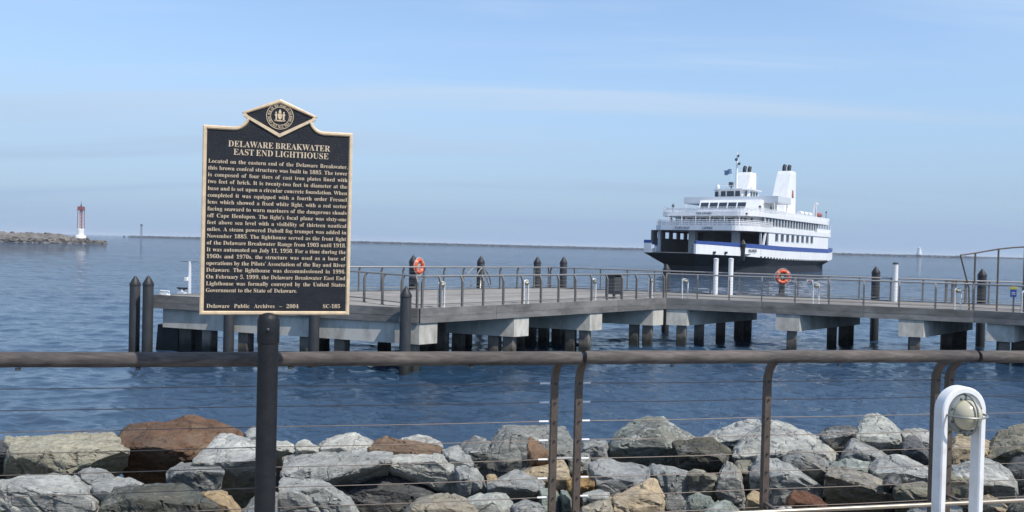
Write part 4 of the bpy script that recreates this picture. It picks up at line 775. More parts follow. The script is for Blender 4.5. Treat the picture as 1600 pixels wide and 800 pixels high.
def rock_mesh(name, pts, seed, edge=.037, amp=.02, mat=None):
    """angular boulder: hull of its corner points, broken up by layered noise"""
    bm = bmesh.new()
    for p in pts: bm.verts.new(p)
    res = bmesh.ops.convex_hull(bm, input=list(bm.verts))
    junk = [e for e in res['geom_interior'] + res['geom_unused'] if isinstance(e, bmesh.types.BMVert)]
    bmesh.ops.delete(bm, geom=list(set(junk)), context='VERTS')
    bmesh.ops.remove_doubles(bm, verts=bm.verts, dist=.015)
    # knock off corners with flat fracture planes, then close the hull again
    rng = random.Random(seed)
    for _ in range(6):
        d = Vector((rng.gauss(0, 1), rng.gauss(0, 1), rng.gauss(.2, .8))).normalized()
        mx = max(v.co.dot(d) for v in bm.verts); mn = min(v.co.dot(d) for v in bm.verts)
        cut = mx - (mx - mn) * rng.uniform(.008, .05)
        bmesh.ops.bisect_plane(bm, geom=list(bm.verts) + list(bm.edges) + list(bm.faces), plane_co=d * cut, plane_no=d, clear_outer=True)
        cos = [v.co.copy() for v in bm.verts]
        bm.free(); bm = bmesh.new()
        for c in cos: bm.verts.new(c)
        res = bmesh.ops.convex_hull(bm, input=list(bm.verts))
        junk = [e for e in res['geom_interior'] + res['geom_unused'] if isinstance(e, bmesh.types.BMVert)]
        bmesh.ops.delete(bm, geom=list(set(junk)), context='VERTS')
    bmesh.ops.remove_doubles(bm, verts=bm.verts, dist=.012)
    bmesh.ops.dissolve_limit(bm, angle_limit=rad(4), verts=bm.verts, edges=bm.edges)
    bmesh.ops.bevel(bm, geom=list(bm.edges), offset=.006, segments=1, affect='EDGES', clamp_overlap=True)
    bmesh.ops.triangulate(bm, faces=bm.faces)
    for _ in range(5):
        long = [e for e in bm.edges if e.calc_length() > edge]
        if not long: break
        bmesh.ops.subdivide_edges(bm, edges=long, cuts=1)
        bmesh.ops.triangulate(bm, faces=bm.faces)
    bm.normal_update()
    off = Vector((seed * 3.17, seed * 1.31, seed * 2.23))
    nrm = [v.normal.copy() for v in bm.verts]
    for v, n in zip(bm.verts, nrm):
        p = v.co + off
        d = amp * .8 * noise.noise(p * 2.1) + amp * .8 * (0.4 - abs(noise.noise(p * 5.2))) + amp * .5 * noise.noise(p * 13)
        # stepped fracture planes
        s = noise.noise(Vector((p.x * 1.7 + p.z * 2.4, p.y * 1.9 - p.z, p.z * 3.1)))
        d += amp * 1.3 * (round(s * 3) / 3)
        # dished fracture scars with ridges between them
        w = p * 3.1 + Vector((noise.noise(p * 2.7), noise.noise(p * 2.7 + Vector((9, 0, 0))), noise.noise(p * 2.7 + Vector((0, 9, 0))))) * .45
        f = noise.voronoi(w)[0]
        d += amp * 1.9 * (f[0] - .45) - amp * 1.2 * max(0.0, .07 - (f[1] - f[0])) / .07
        v.co += n * d
    c = Vector((sum(p[0] for p in pts) / len(pts), sum(p[1] for p in pts) / len(pts), min(p[2] for p in pts)))
    for v in bm.verts: v.co -= c
    me = bpy.data.meshes.new(name)
    bm.to_mesh(me); bm.free()
    me.polygons.foreach_set('use_smooth', [True] * len(me.polygons))
    me.set_sharp_from_angle(angle=rad(17))
    if mat: me.materials.append(mat)
    return me, c

for i, (label, key, fl) in enumerate(BOULDERS):
    pts = [(fl[k] / 1000, fl[k + 1] / 1000, fl[k + 2] / 1000) for k in range(0, len(fl), 3)]
    me, c = rock_mesh('boulder', pts, i + 1, mat=smat(key))
    o = bpy.data.objects.new('boulder', me); COL.objects.link(o); o.location = c
    tag(o, label, 'boulder', 'boulders of the riprap sea wall')

# rubble filling the gaps and the seaward slope below the crest
def rubble():
    rng = random.Random(3); mb = MB()
    for k in range(640):
        if k >= 430:      # the wall goes on to either side of the view
            v = rng.uniform(.6, 4.4); s = rng.uniform(.28, .62); lift = .05
            u = rng.choice((-1, 1)) * rng.uniform(0, 6) + 0
            u = (u + 4.2 + .62 * v) if u > 0 else (u - 4.1 - .62 * v)
        elif k < 260:
            u = rng.uniform(-5.5, 6.5); v = rng.uniform(.5, 4.6); s = rng.uniform(.10, .26); lift = -.02
        else:
            u = rng.uniform(-9, 10); v = rng.uniform(4.6, 8.8); s = rng.uniform(.25, .6); lift = .0
        c = Vector(rl(u, v, bed_z(v) + lift))
        bm = bmesh.new()
        ax = Vector((rng.uniform(.7, 1.3), rng.uniform(.7, 1.2), rng.uniform(.5, .9)))
        for _ in range(13):
            d = Vector((rng.gauss(0, 1), rng.gauss(0, 1), rng.gauss(0, 1))).normalized()
            bm.verts.new(c + Vector((d.x * ax.x, d.y * ax.y, d.z * ax.z)) * s)
        r = bmesh.ops.convex_hull(bm, input=list(bm.verts))
        bm.verts.index_update()
        mb.add([v.co[:] for v in bm.verts], [[v.index for v in f.verts] for f in bm.faces])
        bm.free()
    o = mb.build('rubble', smat('g'))
    tag(o, 'small broken grey rubble filling gaps between the boulders', 'rubble', kind='stuff')
rubble()

# ------------------------------------------------------------------ breakwaters and their beacons
def mound(mb, p0, p1, half, h, n, size, seed, flat=.6):
    """heap of angular stones along a line with a rounded cross-section"""
    rng = random.Random(seed)
    p0, p1 = Vector(p0), Vector(p1); d = (p1 - p0); L = d.length; d.normalize(); nn = Vector((-d.y, d.x, 0))
    for k in range(n):
        u = rng.uniform(0, 1); w = rng.uniform(-1, 1)
        zz = h * (1 - abs(w) ** 1.5) * rng.uniform(.85, 1.02)
        c = p0 + d * (u * L) + nn * (w * half); c.z = zz - size * .4
        s = size * rng.uniform(.6, 1.25)
        bm = bmesh.new()
        for _ in range(9):
            e = Vector((rng.gauss(0, 1), rng.gauss(0, 1), rng.gauss(0, 1))).normalized() * s
            bm.verts.new(c + Vector((e.x, e.y, e.z * flat)))
        bmesh.ops.convex_hull(bm, input=list(bm.verts)); bm.verts.index_update()
        mb.add([v.co[:] for v in bm.verts], [[v.index for v in f.verts] for f in bm.faces]); bm.free()
def core(mb, p0, p1, half, h):
    p0, p1 = Vector(p0), Vector(p1); d = (p1 - p0).normalized(); nn = Vector((-d.y, d.x, 0))
    def ring(p, k): return [p + nn * half * k - Vector((0, 0, 1)), p + nn * half * .45 * k + Vector((0, 0, h * k)), p - nn * half * .45 * k + Vector((0, 0, h * k)), p - nn * half * k - Vector((0, 0, 1))]
    mb.loft([ring(p0, 1), ring(p1, 1), ring(p1 + d * half * 1.3, .25)])

t = thing('breakwater', 'rocky breakwater at the far left with a red topped beacon', 'breakwater', (-215, 378, 0))
m = MB(); mound(m, (-330, 330, 0), (-212, 384, 0), 11, 4.9, 1300, 1.5, 4); mound(m, (-212, 384, 0), (-203, 389, 0), 10, 3.4, 160, 1.3, 9)
mound(m, (-203, 389, 0), (-196, 392, 0), 7, 1.8, 60, 1.3, 19)
m.build('armour_stone', M['far_rock'], t, world=True, kind='stuff')
m = MB(); core(m, (-330, 330, 0), (-213, 383.5, 0), 10.5, 4.2); m.build('core', M['far_rock'], t, world=True)
m = MB(); d_ = Vector((118, 54, 0)).normalized(); nn_ = Vector((d_.y, -d_.x, 0))
a = Vector((-330, 330, 0)) + nn_ * 11.3; b_ = Vector((-200, 390.5, 0)) + nn_ * 8
rng = random.Random(8)
for k in range(90):
    u = k / 89; p = a.lerp(b_, u) + Vector((rng.uniform(-.6, .6), rng.uniform(-.6, .6), 0))
    m.box((p.x, p.y, .35), (2.6 * rng.uniform(.8, 1.3), 2.2, 1.5 * rng.uniform(.8, 1.3)), rng.uniform(0, 3), .75)
m.build('wet_foot', M['far_wet'], t, world=True, kind='stuff')

bx_, by_ = -205.0, 386.0
t = thing('beacon_tower', 'red and white lattice beacon on the left breakwater', 'beacon', (bx_, by_, 2.5))
m = MB(); m.lathe([(2.5, 0), (2.3, 1.2), (1.5, 1.6), (1.5, 4.2), (1.4, 4.5)], n=16); m.build('base', M['white_paint'], t)
for sx in (-1, 1):
    for sy in (-1, 1):
        m = MB(); m.bar((sx * 1.1, sy * 1.1, 4.4), (sx * 1.0, sy * 1.0, 13.6), .2, .2); m.build('leg', M['red'], t)
m = MB()
for k in range(6):
    z0 = 4.6 + k * 1.5
    for s in (-1, 1):
        m.bar((-1.05, s * 1.05, z0), (1.05, s * 1.05, z0 + 1.5), .1, .1); m.bar((s * 1.05, 1.05, z0), (s * 1.05, -1.05, z0 + 1.5), .1, .1)
        m.bar((-1.05, s * 1.05, z0), (1.05, s * 1.05, z0), .1, .1)
m.build('bracing', M['white_paint'], t)
m = MB(); m.box((0, 0, 9), (1.0, 1.0, 8.6)); m.build('ladder_cage', surf('pink white paint', (.62, .42, .42), .6), t)
m = MB(); m.box((0, 0, 14.3), (2.3, 2.3, 1.5)); m.box((0, 0, 13.5), (2.9, 2.9, .2)); m.build('lantern_house', M['red'], t)
m = MB(); m.lathe([(.35, 15), (.35, 15.8), (.1, 16.2), (.08, 17.6)], n=8); m.build('light', M['dark_metal'], t)

t = thing('breakwater', 'long low dark breakwater along the horizon', 'breakwater', (0, 1700, 0))
m = MB(); mound(m, (-800, 1700, 0), (960, 1700, 0), 12, 5.2, 2600, 2.8, 14, .5); m.build('armour_stone', M['far_dark'], t, world=True, kind='stuff')
m = MB(); core(m, (-800, 1702, 0), (980, 1702, 0), 11, 4.2); m.build('core', M['far_dark'], t, world=True)
m = MB(); m.lathe([(2.2, -1), (2.2, 3.4), (1.6, 3.6)], (-812, 1700, 0), 8); m.build('end_block', M['far_dark'], t, world=True)
t = thing('breakwater', 'thin breakwater end trailing off at the right horizon', 'breakwater', (1400, 2150, 0))
m = MB(); mound(m, (1000, 2150, 0), (2100, 2150, 0), 12, 4.6, 900, 3, 15, .5); core(m, (1000, 2152, 0), (2100, 2152, 0), 11, 3.9); m.build('armour_stone', M['far_dark'], t, world=True, kind='stuff')

t = thing('light_tower', 'thin grey light tower on the far breakwater left of the marker', 'light tower', (-776, 1700, 3.5))
m = MB()
for sx in (-1, 1):
    for sy in (-1, 1): m.bar((sx * 1.6, sy * 1.6, 0), (sx * .9, sy * .9, 21), .4, .4)
for k in range(7):
    m.bar((-1.5 + k * .08, -1.5, k * 3), (1.5 - k * .08, -1.5, k * 3 + 3), .25, .25)
m.build('frame', M['dark_metal'], t)
m = MB(); m.box((0, 0, 23), (3.6, 3.6, 4)); m.build('lantern', M['dark_metal'], t)
t = thing('lighthouse', 'small white conical lighthouse on the far horizon at right', 'lighthouse', (849, 1696, 4.2))
m = MB(); m.lathe([(6.2, 0), (6.0, 3.4), (5.0, 3.6)], n=16); m.build('foundation', M['ferry_grey'], t)
m = MB(); m.lathe([(4.6, 3.4), (4.2, 8), (3.6, 13), (4.3, 13.3), (4.3, 13.8)], n=16); m.build('tower', M['white_paint'], t, smooth=30)
m = MB(); m.lathe([(2.1, 13.8), (2.1, 15.6), (.3, 17.2)], n=12); m.build('lantern', M['ferry_grey'], t)

# ------------------------------------------------------------------ pier
DZ = 2.15
PL, PA, PB, PC, PR, PRb, PK = [Vector((x, y, 0)) for x, y in ((-13.5, 30.6), (-3.07, 27.2), (6.97, 36.6), (18.9, 33.2), (30, 27.2), (33, 34.9), (2.0, 43.4))]
pier = thing('pier', 'weathered grey pier on concrete piles standing in the water', 'pier', (6, 36, 0))
MB().prism([(p.x, p.y) for p in (PL, PA, PB, PC, PR, PRb, PK)], DZ - .30, DZ).build('deck', M['deck'], pier, world=True)
# deck boards run along each leg of the pier, slightly uneven
def deck_boards(p0, p1, q0, q1, n):
    rng = random.Random(n)
    for i in range(n):
        a0, a1 = i / n + .004, (i + 1) / n - .004
        z = DZ + .004 + rng.uniform(0, .012)
        vs = [p0.lerp(q0, a0), p1.lerp(q1, a0), p1.lerp(q1, a1), p0.lerp(q0, a1)]
        m = MB().add([(v.x, v.y, DZ - .01) for v in vs] + [(v.x, v.y, z) for v in vs], [(3, 2, 1, 0), (4, 5, 6, 7), (0, 1, 5, 4), (1, 2, 6, 5), (2, 3, 7, 6), (3, 0, 4, 7)])
        m.build('deck_board', M['deck'], pier, world=True)
deck_boards(PA, PB, PL + (PK - PL) * .02, PK, 34)
deck_boards(PB + Vector((.03, 0, 0)), PC, PK + Vector((.03, 0, 0)), Vector((21.6, 37.93, 0)), 28)
deck_boards(PC, PR, Vector((21.6, 37.93, 0)), PRb, 24)
def fascia(p0, p1, seg, seed):
    d = p1 - p0; L = d.length; d.normalize(); out = Vector((d.y, -d.x, 0))
    rng = random.Random(seed); n = max(1, round(L / seg))
    for course, (z0, z1) in enumerate(((DZ - .225, DZ + .05), (DZ - .455, DZ - .232))):
        for i in range(n):
            a = p0 + d * (L * i / n + .006); b = p0 + d * (L * (i + 1) / n - .006)
            th = .07 + rng.uniform(-.008, .008)
            m = MB().add([(*(a + out * th).xy, z0), (*(b + out * th).xy, z0), (*(b - out * .02).xy, z0), (*(a - out * .02).xy, z0),
                          (*(a + out * th).xy, z1), (*(b + out * th).xy, z1), (*(b - out * .02).xy, z1), (*(a - out * .02).xy, z1)],
                         [(3, 2, 1, 0), (4, 5, 6, 7), (0, 1, 5, 4), (1, 2, 6, 5), (2, 3, 7, 6), (3, 0, 4, 7)])
            m.build('fascia_board', M['fascia'], pier, world=True)
fascia(PL, PA, 3.7, 1); fascia(PA, PB, 3.4, 2); fascia(PB, PC, 4.1, 3); fascia(PC, PR, 4, 4); fascia(PRb, PK, 8, 5); fascia(PK, PL, 6, 6)
CU = Vector((-.948, .319, 0)); CW = Vector((.319, .948, 0)); CV = Vector((.73, .685, 0))
def slab(poly, z0, z1, name, mat): return MB().prism([(p.x, p.y) for p in poly], z0, z1).build(name, mat, pier, world=True)
PILE = MB().bbox((0, 0, 0), (.42, .42, 4.6), .03).build('pile', M['pile_concrete'], pier)
PILE.location = Vector((-3.3, 31.4, -0.8)) - woff(pier)
def pile(p):
    o = PILE.copy(); COL.objects.link(o); o.parent = pier
    o.location = Vector((p.x, p.y, -0.8)) - woff(pier); o.rotation_euler = (0, 0, rad(-18.6))
PILE.rotation_euler = (0, 0, rad(-18.6))
AB = (PB - PA).normalized(); BC = (PC - PB).normalized(); ABo = Vector((AB.y, -AB.x, 0)); BCo = Vector((BC.y, -BC.x, 0))
for k, ln, ks in ((.02, 10.6, (.5, 3.2, 4.6, 7.2, 8.8)), (4.38, 10.2, (.35, .95, 3.4, 5.6, 8.4)), (8.62, 10.0, (.35, .95, 3.2, 5.6, 8)), (12.82, 9.4, (.35, .95, 4.0, 7.6))):
    c = PA + AB * k + ABo * .02
    slab([c, c + AB * .76, c + AB * .76 + CU * ln, c + CU * ln], .98, 1.70, 'pile_cap', M['concrete'])
    for q in ks: pile(c + AB * .38 + CU * (q + .1))
for k, w, ks in ((.06, .9, (.4, 1.8, 3.6, 5.2, 6.0)), (4.75, .97, (.4, 4.2, 5.4, 6.0)), (9.63, .95, (.4, 4.1, 5.4, 6.0)), (12.9, 1.0, (.4, 2.4, 4.6, 5.8)), (17.4, 1.0, (.4, 3.4, 6))):
    a = PB + BC * k + BCo * .02
    if k > 12: a = PC + (PR - PC).normalized() * (k - 12.4) + BCo * .01
    b = a + BC * w
    slab([a, b, b + CV * 6.0, a + CV * 6.0], .98, 1.70, 'pile_cap', M['concrete'])
    for q in ks: pile((a + b) / 2 + CV * q)
for x, y in ((.9, 36.0), (1.5, 36.1), (2.1, 36.4), (2.6, 36.9), (-2.6, 31.2), (-2.0, 31.6)): pile(Vector((x, y, 0)))

# timber dolphin under the left end
t = thing('timber_dolphin', 'cluster of raking brown timbers under the left end of the pier', 'dolphin', (-12.6, 31.2, -2))
for k, (x0, x1, y, w) in enumerate(((-.75, -.95, .2, .42), (-.3, -.4, 0, .46), (.2, .28, -.05, .46), (.62, .9, .15, .42))):
    m = MB(); m.bar((x1, y, 0), (x0, y, 3.0), w, w * .8, up=(0, 1, 0)); m.build('timber', M['pile_concrete'] if k == 2 else M['pile_timber'], t)

# pointed black piles
def pointed_pile(x, y, top, label, r=.19, base=-2.2):
    t = thing('mooring_pile', label, 'pile', (x, y, base), group='black pointed piles around the pier')
    h = top - base
    m = MB(); m.lathe([(r, 0), (r * .99, h * .5), (r * .98, h - .34)], n=14); m.build('shaft', M['pile_timber'], t, smooth=40)
    m = MB(); m.lathe([(r * 1.05, h - .36), (r * 1.05, h - .30), (r * .55, h - .12), (.02, h)], n=14); m.build('cap', M['black'], t, smooth=30)
    return t
for x, y, z, lb in ((-14.05, 30.35, 2.9, 'leftmost black pointed pile at the left end of the pier'), (-13.38, 29.95, 2.94, 'second black pointed pile from the left end of the pier'),
                    (-10.12, 29.2, 2.94, 'black fender pile partly hidden behind the left half of the marker'), (-6.79, 28.1, 2.94, 'black fender pile partly hidden behind the right half of the marker'),
                    (-3.47, 26.85, 2.95, 'black pointed fender pile at the near corner of the pier'),
                    (-4.75, 39.2, 3.79, 'black pile with a life ring behind the pier corner'), (-1.6, 42.0, 3.78, 'black pointed pile behind the tripod frame on the pier'),
                    (1.39, 44.3, 3.79, 'left one of two close black piles behind the pier'), (2.82, 44.3, 3.82, 'right one of two close black piles behind the pier'),
                    (8.2, 43.0, 3.6, 'black pile in front of the ferry bow'), (18.2, 40.6, 3.78, 'black pile left of the white pipe behind the right walkway'),
                    (22.7, 39.2, 3.81, 'rightmost black pile behind the arched frame')):
    pointed_pile(x, y, z, lb, .19 if y < 35 else .2)
for x, y, z, lb in ((10.24, 40.75, 3.99, 'left white pipe standing in front of the ferry'), (10.95, 40.6, 4.01, 'right white pipe standing in front of the ferry'),
                    (18.2, 38.55, 4.02, 'white pipe with a dark cap at the back of the right walkway')):
    t = thing('white_pipe', lb, 'pipe', (x, y, DZ + .016), group='white pipes at the back of the pier')
    m = MB(); m.lathe([(.12, 0), (.12, z - 2.26)], n=14); m.build('shaft', M['white_paint'], t, smooth=40)
    m = MB(); m.lathe([(.13, z - 2.26), (.13, z - 2.19), (.05, z - 2.16)], n=14); m.build('cap', M['dark_metal'] if x > 15 else M['ferry_grey'], t)

# railings
def post_mesh():
    m = MB()
    m.bar((0, 0, 0), (0, 0, .90), .06, .075, up=(0, 1, 0)); m.bar((0, 0, .89), (0, .04, 1.0), .06, .07, up=(0, 1, 0)); m.bar((0, .035, .99), (0, .10, 1.09), .055, .06, up=(0, 1, 0))
    m.box((0, 0, .01), (.12, .12, .02))
    o = m.build('post', M['pier_post']); me = o.data; bpy.data.objects.remove(o); return me
POST = post_mesh()
def railing(pts, label, spacing, inset=.12, top=1.11, skip_first=False):
    pts = [Vector(p) for p in pts]
    t = thing('pier_railing', label, 'railing', (pts[0].x, pts[0].y, DZ), group='steel railings of the pier')
    for a, b in zip(pts[:-1], pts[1:]):
        d = (b - a); L = d.length; d.normalize(); inn = Vector((-d.y, d.x, 0)); rz = math.atan2(d.y, d.x)
        n = max(1, round(L / spacing))
        for i in range(1 if (skip_first and a is pts[0]) else 0, n + (1 if b is pts[-1] else 0)):
            p = a + d * (L * i / n) + inn * inset
            o = bpy.data.objects.new('post', POST); COL.objects.link(o); o.parent = t
            o.location = (p.x - pts[0].x, p.y - pts[0].y, .012); o.rotation_euler = (0, 0, rz)
        q = inn * (inset + .1)
        m = MB(); m.tube([a + q + Vector((0, 0, DZ + top)), b + q + Vector((0, 0, DZ + top))], .036, 8); m.build('top_rail', M['steel'], t, world=True, smooth=True)
        q = inn * inset
        m = MB(); m.tube([a + q + Vector((0, 0, DZ + .16)), b + q + Vector((0, 0, DZ + .16))], .018, 6); m.build('bottom_rail', M['pier_post'], t, world=True, smooth=True)
        for z in (.32, .46, .60, .74, .88):
            m = MB(); m.tube([a + q + Vector((0, 0, DZ + z)), b + q + Vector((0, 0, DZ + z))], .0035, 4); m.build('cable', M['steel'], t, world=True)
    return t
PQ = PA + Vector((-.685, .73, 0)) * 9.4
railing([PA, PB], 'steel railing along the diagonal front edge of the pier', .98)
railing([PB, PC, PR], 'steel railing along the front of the right walkway', 1.42)
railing([PRb, PK], 'steel railing along the back of the right walkway', 1.42)
railing([PK, PQ], 'steel railing along the diagonal back edge of the pier', 1.15)
railing([PQ, PA], 'short steel railing across the pier right of the marker', 1.2)

# hoop lights (white arch with a caged round lamp)
def hoop_light():
    t = thing('hoop_light', 'white arched bollard lamp', 'lamp')
    W, Hh, dp, tk = .250, 1.0, .068, .034
    R = W / 2
    path = [(-R, 0), (-R, Hh - R)] + [(-R * math.cos(a), Hh - R + R * math.sin(a)) for a in np.linspace(0, math.pi, 25)[1:-1]] + [(R, Hh - R), (R, 0)]
    inner = [(-R + tk, 0), (-R + tk, Hh - R)] + [(-(R - tk) * math.cos(a), Hh - R + (R - tk) * math.sin(a)) for a in np.linspace(0, math.pi, 25)[1:-1]] + [(R - tk, 0 + Hh - R), (R - tk, 0)]
    rings = []
    e = .006
    for (ox, oz), (ix, iz) in zip(path, inner):
        dx, dz = ix - ox, iz - oz; l = math.hypot(dx, dz); dx /= l; dz /= l
        rings.append([(ox + dx * e, -dp / 2, oz + dz * e), (ix - dx * e, -dp / 2, iz - dz * e), (ix, -dp / 2 + e, iz), (ix, dp / 2 - e, iz),
                      (ix - dx * e, dp / 2, iz - dz * e), (ox + dx * e, dp / 2, oz + dz * e), (ox, dp / 2 - e, oz), (ox, -dp / 2 + e, oz)])
    m = MB(); m.loft(rings); m.build('hoop', M['white_paint'], t, smooth=35)
    for s in (-1, 1):
        m = MB(); m.box((s * (R - tk / 2), 0, .006), (.07, .12, .012)); m.build('foot_plate', M['white_paint'], t)
    zc, y0 = Hh - R - .012, -.012
    m = MB(); m.lathe([(.050, -.045), (.090, -.040), (.099, -.030), (.099, .020), (.093, .030), (.080, .034), (.076, .030)], (0, y0, zc), 32, 'y')
    h = m.build('lamp_housing', M['grey_metal'], t, smooth=35)
    prof = [(.076, .028)] + [(.076 * math.cos(a), .028 + .070 * math.sin(a)) for a in np.linspace(.1, 1.5, 9)]
    m = MB(); m.lathe(prof, (0, y0, zc), 28, 'y'); m.build('glass_dome', M['lamp_glass'], t, smooth=60)
    # guard: a flat ring across the middle and an upright ring
    m = MB()
    gx = [(-.103 * math.cos(a), y0 - .02 - .092 * math.sin(a), zc) for a in np.linspace(-.1, math.pi + .1, 21)]
    m.tube(gx, .0055, 6); g = m.build('guard_ring', M['grey_metal'], t, smooth=True)
    m = MB(); gz = [(.0, y0 - .02 - .090 * math.sin(a), zc + .102 * math.cos(a)) for a in np.linspace(0, math.pi, 21)]
    m.tube(gz, .0055, 6); m.build('guard_hoop', M['grey_metal'], t, smooth=True)
    return t
hoop0 = hoop_light()
hoop0.location = (2.262, 4.06, 2.75); hoop0.rotation_euler = (0, 0, rad(11.4))
tag(hoop0, 'large white arched lamp with a caged dome in the right foreground', 'lamp', 'white arched lamps')
for x, y, a, lb in ((-2.42, 28.2, 52, 'white arched lamp at the near corner of the pier'), (.56, 31.05, 52, 'second white arched lamp along the diagonal pier edge'),
                    (3.45, 34.0, 52, 'white arched lamp beside the pier litter bin'), (6.25, 36.5, 52, 'white arched lamp just left of the pier bend'),
                    (7.84, 36.65, 10, 'white arched lamp just right of the pier bend'), (13.2, 35.2, 8, 'white arched lamp with the small round sign beside it'),
                    (18.5, 33.65, 5, 'white arched lamp left of the arched frame'), (20.62, 32.6, 5, 'white arched lamp at the right edge of the picture')):
    o = copy_tree(hoop0); o.location = (x, y, DZ + .016); o.rotation_euler = (0, 0, rad(a)); o['label'] = lb
    o.scale = (1.25, 1.15, .92)

housing0 = [c for c in hoop0.children if c.name.startswith('lamp_housing')][0]
bolt_me = None
for k in range(8):
    a = 2 * math.pi * (k + .5) / 8
    if bolt_me is None:
        o = MB().lathe([(.0055, .028), (.0055, .036), (.003, .038)], (0, 0, 0), 6, 'y').build('bolt', M['dark_metal'], housing0); bolt_me = o.data
    else:
        o = bpy.data.objects.new('bolt', bolt_me); COL.objects.link(o); o.parent = housing0
    o.location = (.087 * math.cos(a), -.012, 1.0 - .125 - .012 + .087 * math.sin(a))

# life rings
def life_ring(loc, rz, label):
    t = thing('life_ring', label, 'life ring', loc, rz, 'orange life rings')
    R, r = .29, .095
    m = MB(); m.tube([(R * math.cos(a), 0, R * math.sin(a)) for a in np.linspace(0, 2 * math.pi, 29)[:-1]], r, 12, closed=True); m.build('ring', M['orange'], t, smooth=60)
    for k in range(4):
        a0 = math.pi / 4 + k * math.pi / 2
        m = MB(); m.tube([(R * math.cos(a), 0, R * math.sin(a)) for a in np.linspace(a0 - .14, a0 + .14, 5)], r + .006, 12); m.build('band', surf('faded band %d' % k, (.62, .3, .22), .6) if k == 0 and 'faded band 0' not in bpy.data.materials else bpy.data.materials['faded band 0'], t, smooth=60)
    m = MB()
    for k in range(4):
        a0 = math.pi / 4 + k * math.pi / 2
        m.tube([((R + r + .012 + .03 * math.sin(math.pi * i / 8)) * math.cos(a0 + i * math.pi / 16), -.02, (R + r + .012 + .03 * math.sin(math.pi * i / 8)) * math.sin(a0 + i * math.pi / 16)) for i in range(9)], .011, 5)
    m.build('grab_line', M['rope'], t, smooth=True)
    m = MB(); m.bar((-.16, .02, .1), (.16, .02, .1), .03, .06); m.bar((0, .02, -.12), (0, .02, .2), .06, .03); m.bar((-.12, .02, -.1), (0, .02, .1), .03, .04); m.bar((.12, .02, -.1), (0, .02, .1), .03, .04)
    m.build('bracket', surf('cream bracket paint', (.55, .47, .30), .6), t)
    return t
life_ring((-4.42, 38.72, 3.27), rad(60), 'orange life ring on a black pile near the pier corner')
life_ring((13.75, 41.2, 3.12), rad(0), 'orange life ring in front of the ferry hull')
t = thing('life_ring_post', 'short dark post under the life ring in front of the ferry', 'post', (13.78, 41.4, DZ + .016))
m = MB(); m.bbox((0, 0, .68), (.26, .2, 1.36), .02); m.build('post', M['dark_metal'], t)
m = MB(); m.box((0, 0, .02), (.5, .5, .04)); m.build('base_plate', M['dark_metal'], t)

# small furniture on the pier
t = thing('litter_bin', 'dark grey litter bin with a flat lid on the pier', 'bin', (4.55, 35.9, DZ + .016), rad(43))
m = MB(); m.bbox((0, 0, .55), (.62, .55, .75), .03); m.build('body', M['dark_metal'], t)
for sx in (-1, 1):
    for sy in (-1, 1):
        m = MB(); m.box((sx * .25, sy * .22, .1), (.08, .08, .2)); m.build('leg', M['dark_metal'], t)
m = MB(); m.bbox((.12, 0, 1.04), (1.15, .62, .06), .015); m.build('lid', M['dark_metal'], t)
m = MB()
for sx in (-1, 1): m.box((sx * .27, 0, .97), (.06, .4, .1))
m.build('lid_bracket', M['dark_metal'], t)

t = thing('tripod_frame', 'grey tubular frame of splayed legs with a hoop on the pier', 'frame', (-1.5, 41.2, DZ + .016), rad(43))
for x, y in ((-.75, .1), (-.4, -.35), (.25, -.4), (.75, .2)):
    m = MB(); m.tube([(0, 0, 1.12), (x, y, 0)], .035, 8); m.build('leg', M['steel'], t, smooth=True)
m = MB(); m.tube([(-1.0 + .05 * math.cos(a) + 1.0 * (1 - math.cos(a)) * .95, .25, 1.02 * math.sin(a) + .05) for a in np.linspace(.55, math.pi - .1, 16)], .04, 8); m.build('hoop', M['steel'], t, smooth=True)
m = MB(); m.lathe([(.10, 1.06), (.10, 1.16), (.04, 1.2)], n=10); m.build('head', M['dark_metal'], t)

t = thing('light_post', 'thin grey T shaped light post left of the marker', 'light post', (-12.68, 32.0, DZ + .016), rad(-18))
m = MB(); m.lathe([(.075, 0), (.06, 1.28)], n=10); m.build('post', M['ferry_grey'], t, smooth=True)
m = MB(); m.bar((-.42, 0, 1.26), (.42, 0, 1.26), .04, .03); m.build('arm', M['steel'], t)
m = MB(); m.box((-.06, -.1, .58), (.12, .12, .14)); m.build('socket_box', M['white_paint'], t)
t = thing('mooring_cleat', 'small dark mooring cleat at the left end of the pier', 'cleat', (-12.75, 31.5, DZ + .016), rad(-18))
m = MB(); m.box((0, 0, .05), (.3, .2, .1)); m.lathe([(.06, .1), (.05, .2)], n=8); m.build('base', M['ferry_grey'], t)
m = MB(); m.tube([(-.24, 0, .25), (-.1, 0, .22), (.1, 0, .22), (.24, 0, .25)], [.03, .05, .05, .03], 8); m.build('horn', M['black'], t, smooth=True)
t = thing('mooring_cleat', 'pale flat cleat beside the leftmost piles on the pier', 'cleat', (-13.15, 30.85, DZ + .016), rad(-18))
m = MB(); m.box((0, 0, .05), (.36, .2, .1), 0, .8); m.build('base', M['ferry_grey'], t)
m = MB(); m.tube([(-.2, 0, .15), (.2, 0, .15)], [.04, .04], 8); m.build('horn', M['ferry_grey'], t)

t = thing('gate', 'grey steel gate of four thick posts in the back railing', 'gate', (21.0, 38.1, DZ + .016), rad(-15))
for x in (-.55, -.28, .28, .62):
    m = MB(); m.bbox((x, 0, .55), (.10, .10, 1.1), .01); m.build('post', M['pier_post'], t)
for z in (.2, .62, 1.04):
    m = MB(); m.bar((-.5, 0, z), (.6, 0, z), .03, .03); m.build('bar', M['pier_post'], t)

